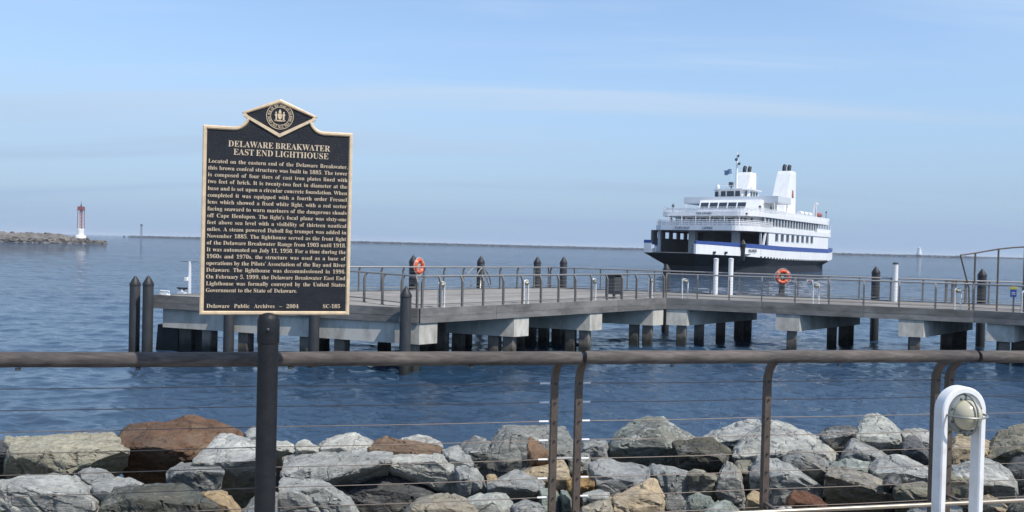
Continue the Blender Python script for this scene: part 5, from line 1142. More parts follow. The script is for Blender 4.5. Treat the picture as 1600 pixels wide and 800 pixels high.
t = thing('arched_frame', 'tall grey steel frame with an arched top rail at the right edge', 'frame', (18.9, 33.7, DZ + .016))
top = [(-.32, 0, 2.27), (.25, 0, 2.36), (.72, -.05, 2.46), (1.2, -.1, 2.56), (1.7, -.2, 2.63), (2.2, -.3, 2.68), (3.2, -.55, 2.70), (4.4, -.85, 2.66), (5.6, -1.2, 2.5)]
m = MB(); m.tube(top, .03, 8); m.build('top_chord', M['rail_post'], t, smooth=True)
m = MB(); m.tube([(-.32, 0, 2.27), (.08, 0, .9), (.12, 0, 0)], .03, 8); m.build('end_brace', M['rail_post'], t, smooth=True)
for (x, y, z), w in (((.3, 0, 2.36), .05), ((1.2, -.1, 2.56), .05), ((2.2, -.3, 2.68), .10), ((3.2, -.55, 2.7), .05), ((4.4, -.85, 2.66), .05)):
    m = MB(); m.bar((x, y, 0), (x, y, z), w, w, up=(0, 1, 0)); m.build('upright', M['rail_post'], t)
t = thing('notice_sign', 'small white sign with a red ring on the pier railing', 'sign', (12.95, 35.25, DZ + .93), rad(-17))
m = MB(); m.bbox((0, 0, 0), (.27, .02, .30), .004); m.build('panel', M['white_paint'], t)
m = MB(); m.tube([(.085 * math.cos(a), -.014, .01 + .085 * math.sin(a)) for a in np.linspace(0, 2 * math.pi, 21)[:-1]], .014, 6, closed=True); m.bar((-.06, -.014, .07), (.06, -.014, -.05), .012, .02); m.build('red_ring', M['red'], t)
t = thing('notice_sign', 'small blue and yellow sign on the railing at the right edge', 'sign', (20.15, 32.6, DZ + .86), rad(-25))
m = MB(); m.bbox((0, 0, -.05), (.22, .02, .30), .004); m.build('panel', M['blue_sign'], t)
m = MB(); m.bbox((0, -.002, .15), (.30, .022, .09), .004); m.build('header', M['yellow'], t)
m = MB(); m.box((0, -.013, -.03), (.12, .006, .03)); m.box((0, -.013, -.09), (.14, .006, .02)); m.build('symbol', M['white_paint'], t)

# ------------------------------------------------------------------ ferry
ferry = thing('ferry', 'white double ended car ferry with a blue stripe and black hull', 'ferry', (41.0, 163.8, 0), math.atan2(-.812, -.583))
def interp(s, tab):
    if s >= tab[0][0]: return tab[0][1]
    for (a, va), (b, vb) in zip(tab[:-1], tab[1:]):
        if b <= s <= a: return va + (vb - va) * (a - s) / (a - b)
    return tab[-1][1]
WD = [(22, 5.0), (20, 6.0), (17, 7.2), (12, 8.6), (6, 9.6), (0, 10), (-45.6, 10), (-52, 9.2), (-60, 7.4), (-67, 5)]
WW = [(22, 1.5), (17, 3.0), (12, 5.6), (5, 8.0), (-5, 9.5), (-40, 9.5), (-50, 7.8), (-60, 4.5), (-67, 1.5)]
ZD = [(22, 3.65), (8, 3.35), (-10, 2.75), (-30, 2.45), (-46, 2.4), (-67, 3.2)]
ST = [(22, 5.96), (8, 5.72), (-10, 5.45), (-45, 5.25), (-67, 5.7)]
SB = [(22, 5.40), (8, 4.95), (-10, 4.55), (-45, 4.3), (-67, 4.9)]
stations = [22, 21, 20, 18.5, 17, 14.5, 12, 9, 6, 3, 0, -5, -12, -20, -28, -36, -45.6, -49, -52, -56, -60, -64, -67]
rings = []
for s in stations:
    wd, zd = interp(s, WD), interp(s, ZD)
    ww = interp(min(s, 17), WW)
    s2 = min(s, 17.0 - max(0, (s - 17)) * .02) if s > 17 else s
    s_mid = s if s <= 17 else 17 + (s - 17) * .55
    wm = (wd + ww) / 2
    rings.append([(s2, ww, -1.2), (s2, ww, 1.4), (s_mid, wm, 2.55 if s > 12 else (1.4 + zd) / 2), (s, wd, zd), (s, -wd, zd), (s_mid, -wm, 2.55 if s > 12 else (1.4 + zd) / 2), (s2, -ww, 1.4), (s2, -ww, -1.2)])
MB().loft(rings).build('hull', M['ferry_black'], ferry)
def side_strip(name, mat, lo, hi, s_list, sides, out=0.0, thick=.35, dlo=0.0, dhi=0.0):
    for sd in sides:
        rr = []
        for s in s_list:
            w = interp(s, WD) + out; a, b = interp(s, lo) + dlo, interp(s, hi) + dhi
            rr.append([(s, sd * w, a), (s, sd * w, b), (s, sd * (w - thick), b), (s, sd * (w - thick), a)])
        MB().loft(rr).build(name, mat, ferry)
full = [s for s in stations if s <= 21.9] ; full = [21.9] + full
side_strip('bulwark', M['ferry_white'], ZD, SB, full, (1,), thick=.4, dhi=-.004)
side_strip('stripe', M['ferry_blue'], SB, ST, full, (1,), out=.03, thick=.42)
left = [21.9, 21, 20, 19]
for nm, mt, lo, hi, ex in (('bulwark', M['ferry_white'], ZD, SB, 0), ('stripe', M['ferry_blue'], SB, ST, .03)):
    rr = []
    for s in left:
        w = interp(s, WD) + ex
        rr.append([(s, -w, interp(s, lo)), (s, -w, interp(s, hi) - (.004 if not ex else 0)), (s, -(w - 1.5 - 2 * ex), interp(s, hi) - (.004 if not ex else 0)), (s, -(w - 1.5 - 2 * ex), interp(s, lo))])
    MB().loft(rr).build(nm, mt, ferry)
aft = [s for s in stations if s <= 10]
side_strip('bulwark', M['ferry_white'], ZD, SB, aft, (-1,), thick=.4, dhi=-.004)
side_strip('stripe', M['ferry_blue'], SB, ST, aft, (-1,), out=.03, thick=.05)
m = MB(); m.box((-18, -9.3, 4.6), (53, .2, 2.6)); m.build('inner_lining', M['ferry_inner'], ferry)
# rubbing strake fenders along the black hull edge
for k in range(26):
    s = 2 - k * 1.85
    m = MB(); m.box((s, interp(s, WD) + .08, interp(s, ZD) + .08), (.5, .22, .34)); m.build('fender', M['ferry_black'], ferry)
# upper side walls over the stripe
def wall_side(t0, t1, z0f, z1, s0, s1, holes, hz0, hz1, name, mat):
    """wall from s0 aft to s1 with window holes (s centre, width)"""
    cuts = [s0]
    for c, w in holes: cuts += [c + w / 2, c - w / 2]
    cuts.append(s1)
    m = MB()
    y, th = (t0 + t1) / 2, abs(t1 - t0)
    def bx(a, b, za, zb): m.box(((a + b) / 2, y, (za + zb) / 2), (abs(a - b), th, zb - za))
    for i in range(0, len(cuts), 2): bx(cuts[i], cuts[i + 1], z0f, z1)
    for c, w in holes: bx(c + w / 2, c - w / 2, z0f, hz0); bx(c + w / 2, c - w / 2, hz1, z1)
    return m.build(name, mat, ferry)
wins = [(-7.0 - k * 3.55, 2.1) for k in range(8)]
pw = wall_side(9.62, 9.98, 5.05, 8.1, -2.0, -45.6, wins, 6.4, 7.9 - .02, 'wall', M['ferry_white'])
for c, w in wins:
    m = MB(); m.box((c, 9.75, 7.14), (w + .02, .05, 1.5)); m.build('window', M['glass_dark'], pw)
    m = MB(); m.bar((c - w / 2, 10.0, 6.4), (c + w / 2, 10.0, 6.4), .06, .08); m.build('sill', M['ferry_grey'], pw)
m = MB(); m.bar((0.6, 9.8, 5.5), (-.6, 9.8, 8.1), .3, .6); m.build('brace', M['ferry_white'], ferry)
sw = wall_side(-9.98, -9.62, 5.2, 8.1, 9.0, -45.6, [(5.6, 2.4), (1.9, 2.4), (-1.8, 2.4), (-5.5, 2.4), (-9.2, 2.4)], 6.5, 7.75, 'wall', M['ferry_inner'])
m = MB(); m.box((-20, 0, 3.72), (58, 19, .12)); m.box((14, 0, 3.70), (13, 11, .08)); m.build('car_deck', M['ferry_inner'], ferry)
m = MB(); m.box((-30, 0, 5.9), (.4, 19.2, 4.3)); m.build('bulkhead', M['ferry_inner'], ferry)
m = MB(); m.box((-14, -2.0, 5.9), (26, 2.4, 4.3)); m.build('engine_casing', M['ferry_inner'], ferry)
for s, t_, w in ((3.5, -3.4, 1.4), (3.0, 5.2, 1.3), (8.0, -8.6, .5), (2.0, 9.7, .35)):
    m = MB(); m.box((s, t_, 5.9), (w, w, 4.4)); m.build('column', M['ferry_grey'], ferry)
m = MB()
for k in range(5): m.bar((6, -2.6 + k * .45, 3.8), (6, -2.4 + k * .45, 5.2), .08, .08)
m.bar((6, -2.7, 5.2), (6, -.6, 5.2), .08, .08); m.bar((6, -2.7, 4.5), (6, -.6, 4.5), .08, .08)
m.build('deck_gate', M['red_dim'], ferry)
m = MB(); m.bar((10.0, 8.95, 2.6), (10.0, 9.05, 5.5), .5, 1.1); m.lathe([(.5, 0), (.6, .5), (.15, 1.3)], (10, 9.2, 5.1), 10); m.build('anchor', M['black'], ferry)
m = MB()
for s, t_ in ((18, 6.95), (15, 7.95)): m.box((s, t_, 3.95), (.6, .3, .4))
m.build('mooring_lead', M['black'], ferry)
vs, fs, (x0, x1) = text_verts('DELAWARE', 1.0, .02)
# name on the bow plating, right of the anchor
nm = MB(); nm.add([(7.6 - v[0] * .55, 9.42 + (v[0] * .55) * .155 - v[1] * 1.0 + .06, 4.15 + v[2] * .8) for v in vs], fs); nm.build('name_lettering', M['grey_mark'], ferry)

def outline(front, wf, s_full, w, back):
    pts = [(front, -wf * .0), ]
    pts = []
    for a in np.linspace(0, 1, 9):      # front right quarter
        pts.append((front - (front - s_full) * (1 - math.cos(a * math.pi / 2)), wf + (w - wf) * math.sin(a * math.pi / 2)))
    pts += [(back + 6, w), (back + 2, w * .93), (back, w * .75)]
    return pts + [(s, -t_) for s, t_ in reversed(pts)]
def deck_slab(front, wf, s_full, w, back, z0, z1, name, mat): return MB().prism(outline(front, wf, s_full, w, back), z0, z1).build(name, mat, ferry)
def ship_rail(front, wf, s_full, w, back, z, h, s_end, name='railing'):
    pts = [p for p in outline(front, wf, s_full, w, back) if p[0] >= s_end]
    right = [p for p in pts if p[1] > 0]; left_ = [p for p in pts if p[1] < 0]
    line = [(s_end, right[-1][1])] + right[::-1] + left_[::-1] + [(s_end, left_[0][1])]
    line = [Vector((p[0] - .1, p[1] * .985, z)) for p in line]
    m = MB()
    for f in (.34, .67, 1.0):
        m.tube([p + Vector((0, 0, h * f)) for p in line], .05, 5)
    for a, b in zip(line[:-1], line[1:]):
        n = max(1, int((b - a).length / .9))
        for i in range(n):
            p = a.lerp(b, i / n); m.bar(p, p + Vector((0, 0, h)), .07, .07)
    m.build(name, M['ferry_white'], ferry)
    m = MB()
    for a, b in zip(line[:-1], line[1:]):
        m.add([a + Vector((-.02, 0, .06)), b + Vector((-.02, 0, .06)), b + Vector((-.02, 0, h * .82)), a + Vector((-.02, 0, h * .82)), a + Vector((-.05, 0, .06)), b + Vector((-.05, 0, .06)), b + Vector((-.05, 0, h * .82)), a + Vector((-.05, 0, h * .82))],
              [(0, 1, 2, 3), (7, 6, 5, 4), (3, 2, 6, 7), (0, 4, 5, 1)])
    return m
d1 = (10.5, 7.2, 2.5, 10.15, -52)
deck_slab(*d1, 8.1, 9.05, 'passenger_deck', M['ferry_white'])
def screen_mat():
    m, nt, nd, lk, bs = new_mat('white rail mesh')
    bs.inputs['Base Color'].default_value = (.74, .75, .77, 1); bs.inputs['Alpha'].default_value = .4; bs.inputs['Roughness'].default_value = .7
    return m
M['rail_mesh'] = screen_mat()
ship_rail(*d1, 9.05, 1.05, -4).build('rail_netting', M['rail_mesh'], ferry)
# passenger saloon
m = MB(); m.prism([(1.5, -8.2), (3.4, -5), (3.4, 5), (1.5, 8.2), (-2, 9.55), (-37, 9.55), (-37, -9.55), (-2, -9.55)], 9.05, 11.0); sal = m.build('saloon', M['ferry_grey'], ferry)
for k in range(7):
    m = MB(); m.box((3.42, -4.2 + k * 1.4, 10.2), (.08, 1.1, 1.0)); m.build('window', M['glass_dark'], sal)
for k in range(3):
    a = Vector((3.4, 5, 0)).lerp(Vector((1.5, 8.2, 0)), (k + .5) / 3)
    m = MB(); m.box((a.x + .02, a.y + .02, 10.2), (.08, 1.0, 1.0), math.atan2(-1.9, 3.2) + 0); m.build('window', M['glass_dark'], sal)
for k in range(19):
    s = -.4 - k * 1.95
    m = MB(); m.box((s - .9, 9.6, 10.2), (1.62, .1, 1.5)); w_ = m.build('window', M['glass_dark'], sal)
    if k == 18: break
for k in range(20):
    m = MB(); m.box((-.33 - k * 1.95, 9.7, 10.1), (.26, .3, 1.8)); m.build('mullion', M['ferry_white'], sal)
for k in range(5):
    m = MB(); m.box((-39 - k * 2.2, 9.75, 10.05), (.22, .25, 1.9)); m.build('deck_post', M['ferry_white'], ferry)
m = MB(); m.box((-42, 9.85, 9.5), (12, .12, .8)); m.build('side_railing', M['ferry_white'], ferry)
for k in range(6):
    m = MB(); m.box((7.2 - .05 * abs(k - 2.5), -7.2 + k * 2.9, 10.05), (.16, .16, 1.95)); m.build('deck_post', M['ferry_white'], ferry)
d2 = (7.4, 7.0, 0.5, 10.1, -50)
deck_slab(*d2, 11.0, 11.85, 'sun_deck', M['ferry_white'])
ship_rail(*d2, 11.85, 0.8, -12).build('rail_netting', M['rail_mesh'], ferry)
m = MB(); m.box((-29, 9.95, 12.2), (34, .16, .72)); m.build('bulwark', M['ferry_white'], ferry)
m = MB(); m.box((-29, -9.95, 12.2), (34, .16, .72)); m.build('bulwark', M['ferry_white'], ferry)
# forward house with raked windows
m = MB(); m.add([(-3, -5.4, 11.85), (-3, 7.2, 11.85), (-16, 7.2, 11.85), (-16, -5.4, 11.85), (-4.5, -5.4, 14.75), (-4.5, 7.2, 14.75), (-16, 7.2, 14.75), (-16, -5.4, 14.75)], [(3, 2, 1, 0), (4, 5, 6, 7), (0, 1, 5, 4), (1, 2, 6, 5), (2, 3, 7, 6), (3, 0, 4, 7)])
hs = m.build('forward_house', M['ferry_white'], ferry)
for k in range(5):
    y0 = -5.1 + k * 1.98
    def pt(y, z): return (-3 - 1.5 * (z - 11.85) / 2.9 + .03, y, z)
    m = MB(); m.add([pt(y0, 12.85), pt(y0 + 1.7, 12.85), pt(y0 + 1.7, 14.2), pt(y0, 14.2), (-4.4, y0, 12.85), (-4.4, y0 + 1.7, 12.85), (-4.4, y0 + 1.7, 14.2), (-4.4, y0, 14.2)], [(0, 1, 2, 3), (7, 6, 5, 4), (0, 4, 5, 1), (1, 5, 6, 2), (2, 6, 7, 3), (3, 7, 4, 0)])
    m.build('window', M['glass_dark'], hs)
# bridge wings and wheelhouse
m = MB(); m.box((-11.0, 0, 14.32), (8.5, 20.2, .24)); m.build('bridge_deck', M['ferry_grey'], ferry)
m = MB(); m.box((-6.8, 0, 15.0), (.14, 20.2, 1.15)); m.box((-11.0, 10.05, 15.0), (8.3, .14, 1.15)); m.box((-11.0, -10.05, 15.0), (8.3, .14, 1.15)); m.build('wing_bulwark', M['ferry_grey'], ferry)
for s, y in ((-6.4, -9.5), (-6.4, 9.5), (-14.6, -9.5), (-14.6, 9.5)):
    m = MB(); m.bar((s, y, 11.85), (s, y, 14.2), .16, .16); m.build('wing_post', M['ferry_white'], ferry)
m = MB(); m.prism([(-7.2, -2.4), (-7.2, 2.4), (-8.6, 3.6), (-14, 3.6), (-14, -3.6), (-8.6, -3.6)], 14.44, 17.0); wh = m.build('wheelhouse', M['ferry_white'], ferry)
for k in range(3):
    y = -1.55 + k * 1.55
    m = MB(); m.box((-7.18, y, 16.2), (.1, (1.0, 1.5, 1.0)[k], 1.1)); m.build('window', M['glass_dark'], wh)
for sd in (-1, 1):
    m = MB(); m.box((-7.9, sd * 3.0, 16.2), (.12, 1.35, 1.1), sd * rad(-49) + 0); m.build('window', M['glass_dark'], wh)
for k in range(3):
    m = MB(); m.box((-9.6 - k * 1.6, 3.6, 16.2), (1.15, .1, 1.1)); m.build('window', M['glass_dark'], wh)
m = MB(); m.prism([(-6.7, -2.7), (-6.7, 2.7), (-8.3, 4.1), (-14.5, 4.1), (-14.5, -4.1), (-8.3, -4.1)], 17.0, 17.22); m.build('roof', M['ferry_grey'], wh)
m = MB(); m.tube([(-7, y, 17.9) for y in (-2.6, 2.6)], .04, 5); [m.bar((-7, y, 17.2), (-7, y, 17.9), .05, .05) for y in (-2.6, -1.3, 0, 1.3, 2.6)]; m.build('roof_rail', M['ferry_white'], wh)
m = MB(); m.lathe([(.3, 17.22), (.42, 17.7), (.3, 18.2)], (-8, -3.1, 0), 10); m.build('radome', M['ferry_white'], wh)
m = MB(); m.lathe([(.28, 0), (.24, 4), (.15, 7.2), (.05, 8.4)], (-13, -.9, 17.2), 10); ms = m.build('mast', M['ferry_white'], ferry)
m = MB(); m.box((-12.8, -1.0, 23.9), (.5, .5, .5)); m.box((-12.9, -.4, 23.0), (.4, .4, .5)); m.box((-12.9, -.6, 24.7), (.3, .3, .5)); m.build('mast_light', M['dark_metal'], ms)
m = MB(); m.box((-12.5, -1.9, 18.6), (.8, .8, .9)); m.lathe([(.18, 17.2), (.18, 18.3)], (-12.5, -1.9, 0), 8); m.build('radar', M['dark_metal'], ms)
m = MB(); fr = []
for i in range(9):
    x = i / 8
    y, s_, z = -1.9 - x * 1.75, -12.6 + .22 * math.sin(x * 6), 21.9 - .25 * x + .08 * math.sin(x * 7)
    fr.append([(s_, y, z), (s_ + .02, y, z), (s_ + .02 + .1 * math.sin(x * 5), y + .12, z - 1.05), (s_ + .1 * math.sin(x * 5), y + .12, z - 1.05)])
m.loft(fr); m.build('flag', M['flag'], ferry, smooth=True)
m = MB(); m.tube([(-12.7, -1.85, 17.2), (-12.6, -1.85, 22.4)], .04, 5); m.build('flag_staff', M['ferry_white'], ferry)
# funnels
for nm, t0 in (('funnel', 4.7), ('funnel', -4.5)):
    m = MB()
    def fr_(z, f, b, wv): return [(f, t0 - wv, z), (f, t0 + wv, z), (b, t0 + wv, z), (b, t0 - wv, z)]
    m.loft([fr_(11.85, -22.6, -31.4, 1.55), fr_(14.5, -23.4, -31.4, 1.55), fr_(21.9, -27.2, -31.4, 1.5), fr_(22.6, -27.7, -31.3, 1.4)])
    fu = m.build(nm, M['ferry_white'], ferry)
    for k, s in enumerate((-28.6, -30.0)):
        m = MB(); m.tube([(s, t0 + (.3 if k else -.35), 22.4), (s, t0 + (.3 if k else -.35), 23.5), (s - .4, t0 + (.3 if k else -.35), 23.95)], .43, 10); m.build('exhaust_pipe', M['black'], fu, smooth=40)
    if t0 > 0:
        m = MB(); m.prism([(0, 0), (0, 0), (0, 0)], 0, 0)
        m = MB(); y = t0 + 1.56
        m.add([(-28.4, y + .03, 16.6), (-29.8, y + .03, 16.6), (-29.7, y - .04, 18.2), (-29.1, y - .10, 20.0), (-28.6, y - .04, 18.4), (-28.4, y - .25, 16.6), (-29.8, y - .25, 16.6), (-29.7, y - .3, 18.2), (-29.1, y - .4, 20.0), (-28.6, y - .3, 18.4)],
              [(0, 1, 2, 3, 4), (9, 8, 7, 6, 5), (0, 5, 6, 1), (1, 6, 7, 2), (2, 7, 8, 3), (3, 8, 9, 4), (4, 9, 5, 0)]); m.build('emblem', M['red_dim'], fu)
    else:
        m = MB(); m.box((-28, t0 + 1.5, 18.2), (1.2, .2, 2.0)); m.build('louvre', M['ferry_grey'], fu)
m = MB(); m.box((-20, -1, 13.0), (10, 12, 2.3)); m.build('aft_house', M['ferry_white'], ferry)
# lifeboats, raft canisters and crane on the sun deck
rb = MB(); rb.tube([(-37.5, 9.0, 13.4), (-38.2, 9.0, 13.2), (-40, 9.0, 13.1), (-41.6, 9.0, 13.25), (-42.2, 9.0, 13.5)], [.15, .55, .65, .55, .2], 10); rb.build('rescue_boat', M['red_dim'], ferry, smooth=50)
m = MB(); m.bar((-37.0, 9.3, 11.9), (-36.2, 9.3, 16.0), .4, .5); m.bar((-35.6, 9.0, 11.9), (-36.2, 9.3, 16.0), .3, .3); m.bar((-36.2, 9.3, 15.9), (-38.6, 9.3, 15.6), .25, .25); m.build('davit', M['ferry_white'], ferry)
for k in range(3):
    m = MB(); m.tube([(-24.5 - k * 3.2, 9.1, 12.9), (-26.6 - k * 3.2, 9.1, 12.9)], .55, 10); m.build('raft_canister', M['ferry_white'], ferry, smooth=40)
m = MB(); m.box((-31, 8.6, 12.3), (14, .8, .7)); m.build('deck_locker', M['ferry_grey'], ferry)
m = MB(); m.tube([(-45, 9.5, 12.2), (-45, 9.5, 14)], .07, 6); m.box((-45, 9.5, 14.1), (.3, .3, .3)); m.build('stern_light', M['dark_metal'], ferry)
for s_txt, zz, y0, fx, sz in (('DELAWARE', 11.25, -1.2, 7.43, .55), ('CAPE MAY', 8.35, -4.2, 10.53, .6), ('LEWES', 8.35, 1.4, 10.53, .6)):
    vs, fs, _ = text_verts(s_txt, sz, .02)
    MB().add([(fx - v[1], y0 + v[0], zz + v[2]) for v in vs], fs).build('lettering', M['grey_mark'], ferry)
m = MB(); m.box((6.6, 8.3, 11.4), (.2, .8, .3)); m.build('deck_lamp', M['dark_metal'], ferry)

# passengers on the decks
def person_mesh():
    me = bpy.data.meshes.new('person')
    V = [(0, 0, .95), (0, 0, 1.2), (0, 0, 1.42), (0, 0, 1.52), (0, 0, 1.66), (0, 0, 1.76),
         (.1, 0, .9), (.12, .02, .5), (.12, 0, .08), (.12, .14, .03), (-.1, 0, .9), (-.12, -.02, .5), (-.12, 0, .08), (-.12, .14, .03),
         (.19, 0, 1.40), (.25, .02, 1.12), (.26, .14, .92), (.265, .2, .84), (-.19, 0, 1.40), (-.25, .02, 1.12), (-.26, .14, .92), (-.265, .2, .84)]
    Ee = [(0, 1), (1, 2), (2, 3), (3, 4), (4, 5), (0, 6), (6, 7), (7, 8), (8, 9), (0, 10), (10, 11), (11, 12), (12, 13), (2, 14), (14, 15), (15, 16), (16, 17), (2, 18), (18, 19), (19, 20), (20, 21)]
    me.from_pydata(V, Ee, [])
    o = bpy.data.objects.new('person', me); COL.objects.link(o)
    md = o.modifiers.new('skin', 'SKIN'); sub = o.modifiers.new('sub', 'SUBSURF'); sub.levels = 1
    R = [.15, .14, .15, .06, .10, .07, .095, .075, .05, .04, .095, .075, .05, .04, .07, .05, .04, .035, .07, .05, .04, .035]
    for sv, r in zip(me.skin_vertices[0].data, R): sv.radius = (r, r)
    me.skin_vertices[0].data[0].use_root = True
    dg = bpy.context.evaluated_depsgraph_get()
    out = bpy.data.meshes.new_from_object(o.evaluated_get(dg), depsgraph=dg)
    bpy.data.objects.remove(o); bpy.data.meshes.remove(me)
    out.materials.append(M['person_dark']); return out
PM = person_mesh()
fm = Matrix.Translation(ferry.location) @ Matrix.Rotation(ferry.rotation_euler.z, 4, 'Z')
for s, t_, z, lb in ((6.6, -6.8, 9.06, 'dark dressed person at the left rail of the lower ferry deck'), (4.2, -7.6, 11.86, 'dark dressed person at the left rail of the upper ferry deck'),
                     (6.3, -4.2, 9.06, 'second dark dressed person from the left on the lower ferry deck'), (5.4, 5.6, 9.06, 'dark dressed person left of the saloon corner on the ferry'),
                     (4.6, 6.8, 9.06, 'dark dressed person at the saloon corner of the ferry'), (-2.5, 7.9, 11.86, 'dark dressed person beside the raked ferry windows'),
                     (-6.5, 8.8, 11.86, 'dark dressed person under the ferry bridge wing'), (-7.6, 9.0, 11.86, 'rearmost dark dressed person under the ferry bridge wing')):
    o = bpy.data.objects.new('person', PM); COL.objects.link(o)
    o.location = fm @ Vector((s, t_, z)); o.rotation_euler = (0, 0, ferry.rotation_euler.z + 1.2 + s)
    tag(o, lb, 'person', 'passengers on the ferry')

# ------------------------------------------------------------------ foreground railing
RZ = math.atan2(.197, .980)
rail = thing('railing', 'weathered wooden top rail on bronze posts with thin steel cables', 'railing', rl(0, 0, 2.75))
ZR = 3.81
for k, (u0, u1) in enumerate(((-4.6, -.012), (.012, 2.395), (2.417, 5.5))):
    n = 40
    pts = [rl(u0 + (u1 - u0) * i / n, .003 * noise.noise((u0 + i * .3, k, 0)), ZR + .003 * noise.noise((u0 + i * .31, 5, k)) + (.004 if k == 1 else 0)) for i in range(n + 1)]
    m = MB(); m.tube(pts, [.034] + [.0365] * (n - 1) + [.034], 20); m.build('top_rail', M['wood_rail'], rail, world=True, smooth=60)
def near_post(u):
    # flat steel bar with a swept head that carries the rail
    w = .036; dpt = .012
    path = [(.13, 2.75), (.13, 3.62), (.127, 3.675), (.112, 3.72), (.085, 3.757), (.05, 3.785), (.015, 3.80)]
    m = MB(); rr = []
    for i, (v, z) in enumerate(path):
        a = Vector(path[max(0, i - 1)]); b = Vector(path[min(len(path) - 1, i + 1)]); d = (b - a).normalized(); nn = Vector((d.y, -d.x))
        hw = .019 if z < 3.7 else .015
        rr.append([rl(u - w / 2, v + nn.x * hw, z + nn.y * hw), rl(u + w / 2, v + nn.x * hw, z + nn.y * hw), rl(u + w / 2, v - nn.x * hw, z - nn.y * hw), rl(u - w / 2, v - nn.x * hw, z - nn.y * hw)])
    m.loft(rr); p = m.build('post', M['rail_post'], rail, world=True)
    m = MB(); m.box(rl(u, .13, 2.756), (.11, .11, .012), RZ); m.build('base_plate', M['rail_post'], p, world=True)
    for z in CAB:
        m = MB(); m.lathe([(.006, 0), (.006, .004)], rl(u, .13 - .0235, z), 8, 'y'); m.build('cable_hole', M['black'], p, world=True)
CAB = [3.655 - .1035 * k for k in range(8)]
posts = (-1.60, -.118, .018, 1.14, 2.242, 2.334, 3.5, -3.4)
for u in posts: near_post(u)
for a, b in ((-3.4, -1.60), (-1.60, -.118), (.018, 1.14), (1.14, 2.242), (2.334, 3.5), (3.5, 5.4), (-4.6, -3.4)):
    for z in CAB:
        n = 8; sag = .0035
        pts = [rl(a + (b - a) * i / n, .13, z - sag * math.sin(math.pi * i / n)) for i in range(n + 1)]
        m = MB(); m.tube(pts, .0023, 6); m.build('cable', M['cable'], rail, world=True)
for z in CAB:
    for u0, u1 in ((-.20, -.145), (.042, .085)):
        m = MB(); m.tube([rl(u0, .13, z), rl(u1, .13, z)], .0052, 8); m.build('cable_fitting', M['white_paint'], rail, world=True)
m = MB(); m.tube([rl(-.11, .13, 3.245), rl(.01, .13, 3.245)], .008, 8); m.build('spacer_pin', M['steel'], rail, world=True)
m = MB(); m.tube([rl(2.25, .13, 3.245), rl(2.33, .13, 3.245)], .008, 8); m.build('spacer_pin', M['steel'], rail, world=True)
m = MB(); m.tube([rl(-4.6, -.04, 2.955), rl(5.4, -.04, 2.965)], .0125, 12); m.build('foot_rail', surf('polished foot rail steel', (.42, .36, .28), .36, .8, vary=.1, scale=10), rail, world=True, smooth=True)
for u in posts:
    m = MB(); m.bar(rl(u, .11, 2.958), rl(u, -.03, 2.958), .02, .012); m.build('foot_rail_bracket', M['rail_post'], rail, world=True)
for u in (-2.72, -2.2, -1.5, -.6, .5, 1.5):     # screw heads under the rail
    m = MB(); m.lathe([(.011, -.012), (.012, 0)], rl(u, -.01, ZR - .036), 8); m.build('screw', M['dark_metal'], rail, world=True)

# ------------------------------------------------------------------ historical marker
SC = Vector((-1.0185, 3.525, 4.072)); SRZ = math.atan2(.254, .967)
mk = thing('historical_marker', 'black and gold historical marker plaque on a black post', 'marker', (SC.x, SC.y, 2.75), SRZ)
V0 = SC.z - 2.75            # height of the plaque's bottom edge above the floor
HW, HS = .311, .803
def plaque_outline(inset):
    dcx, dz0, dz1, dzm = .158, .930, .778, .856
    i = inset
    pts = [(-HW + i, i), (HW - i, i), (HW - i, HS - i)]
    r = .052
    cx, cz = .186 + i * .2, HS + r
    arc = [(cx + (r + i * .9) * math.cos(a) * -1 if False else cx - (r + i) * math.sin(a), cz - (r + i) * math.cos(a)) for a in np.linspace(0, math.pi / 2 * .86, 8)]
    pts += arc
    apex = .932 - i * 1.12
    pts += [(.156 - i * 1.1, .866 - i * .25), (0, apex), (-.156 + i * 1.1, .866 - i * .25)]
    pts += [(-x, z) for x, z in reversed(arc)] + [(-HW + i, HS - i)]
    return pts
def plate(poly, y0, y1):
    n = len(poly)
    m = MB(); m.add([(x, y0, V0 + z) for x, z in poly] + [(x, y1, V0 + z) for x, z in poly],
                    [tuple(range(n)), tuple(range(2 * n - 1, n - 1, -1))] + [(i, n + i, n + (i + 1) % n, (i + 1) % n) for i in range(n)])
    return m
plq = plate(plaque_outline(.004), -.010, .012).build('plaque', M['sign_black'], mk)
def frame(outer, inner, y_back, y_front, bev=.0035):
    n = len(outer); m = MB()
    def mid(o, q, k): return (o[0] + (q[0] - o[0]) * k, o[1] + (q[1] - o[1]) * k)
    L = [(outer, y_back), (outer, y_front + bev), ([mid(a, b, .28) for a, b in zip(outer, inner)], y_front), ([mid(a, b, .72) for a, b in zip(outer, inner)], y_front), (inner, y_front + bev * 1.6), (inner, y_back)]
    vs = [(x, y, V0 + z) for ring, y in L for x, z in ring]
    fs = []
    for k in range(len(L)):
        k2 = (k + 1) % len(L)
        for i in range(n):
            j = (i + 1) % n
            fs.append((k * n + i, k * n + j, k2 * n + j, k2 * n + i))
    m.add(vs, fs); return m
frame(plaque_outline(0), plaque_outline(.0165), .014, -.017).build('frame', M['bronze'], plq)
dia = [(0, .776), (.158, .858), (0, .9325), (-.158, .858)]
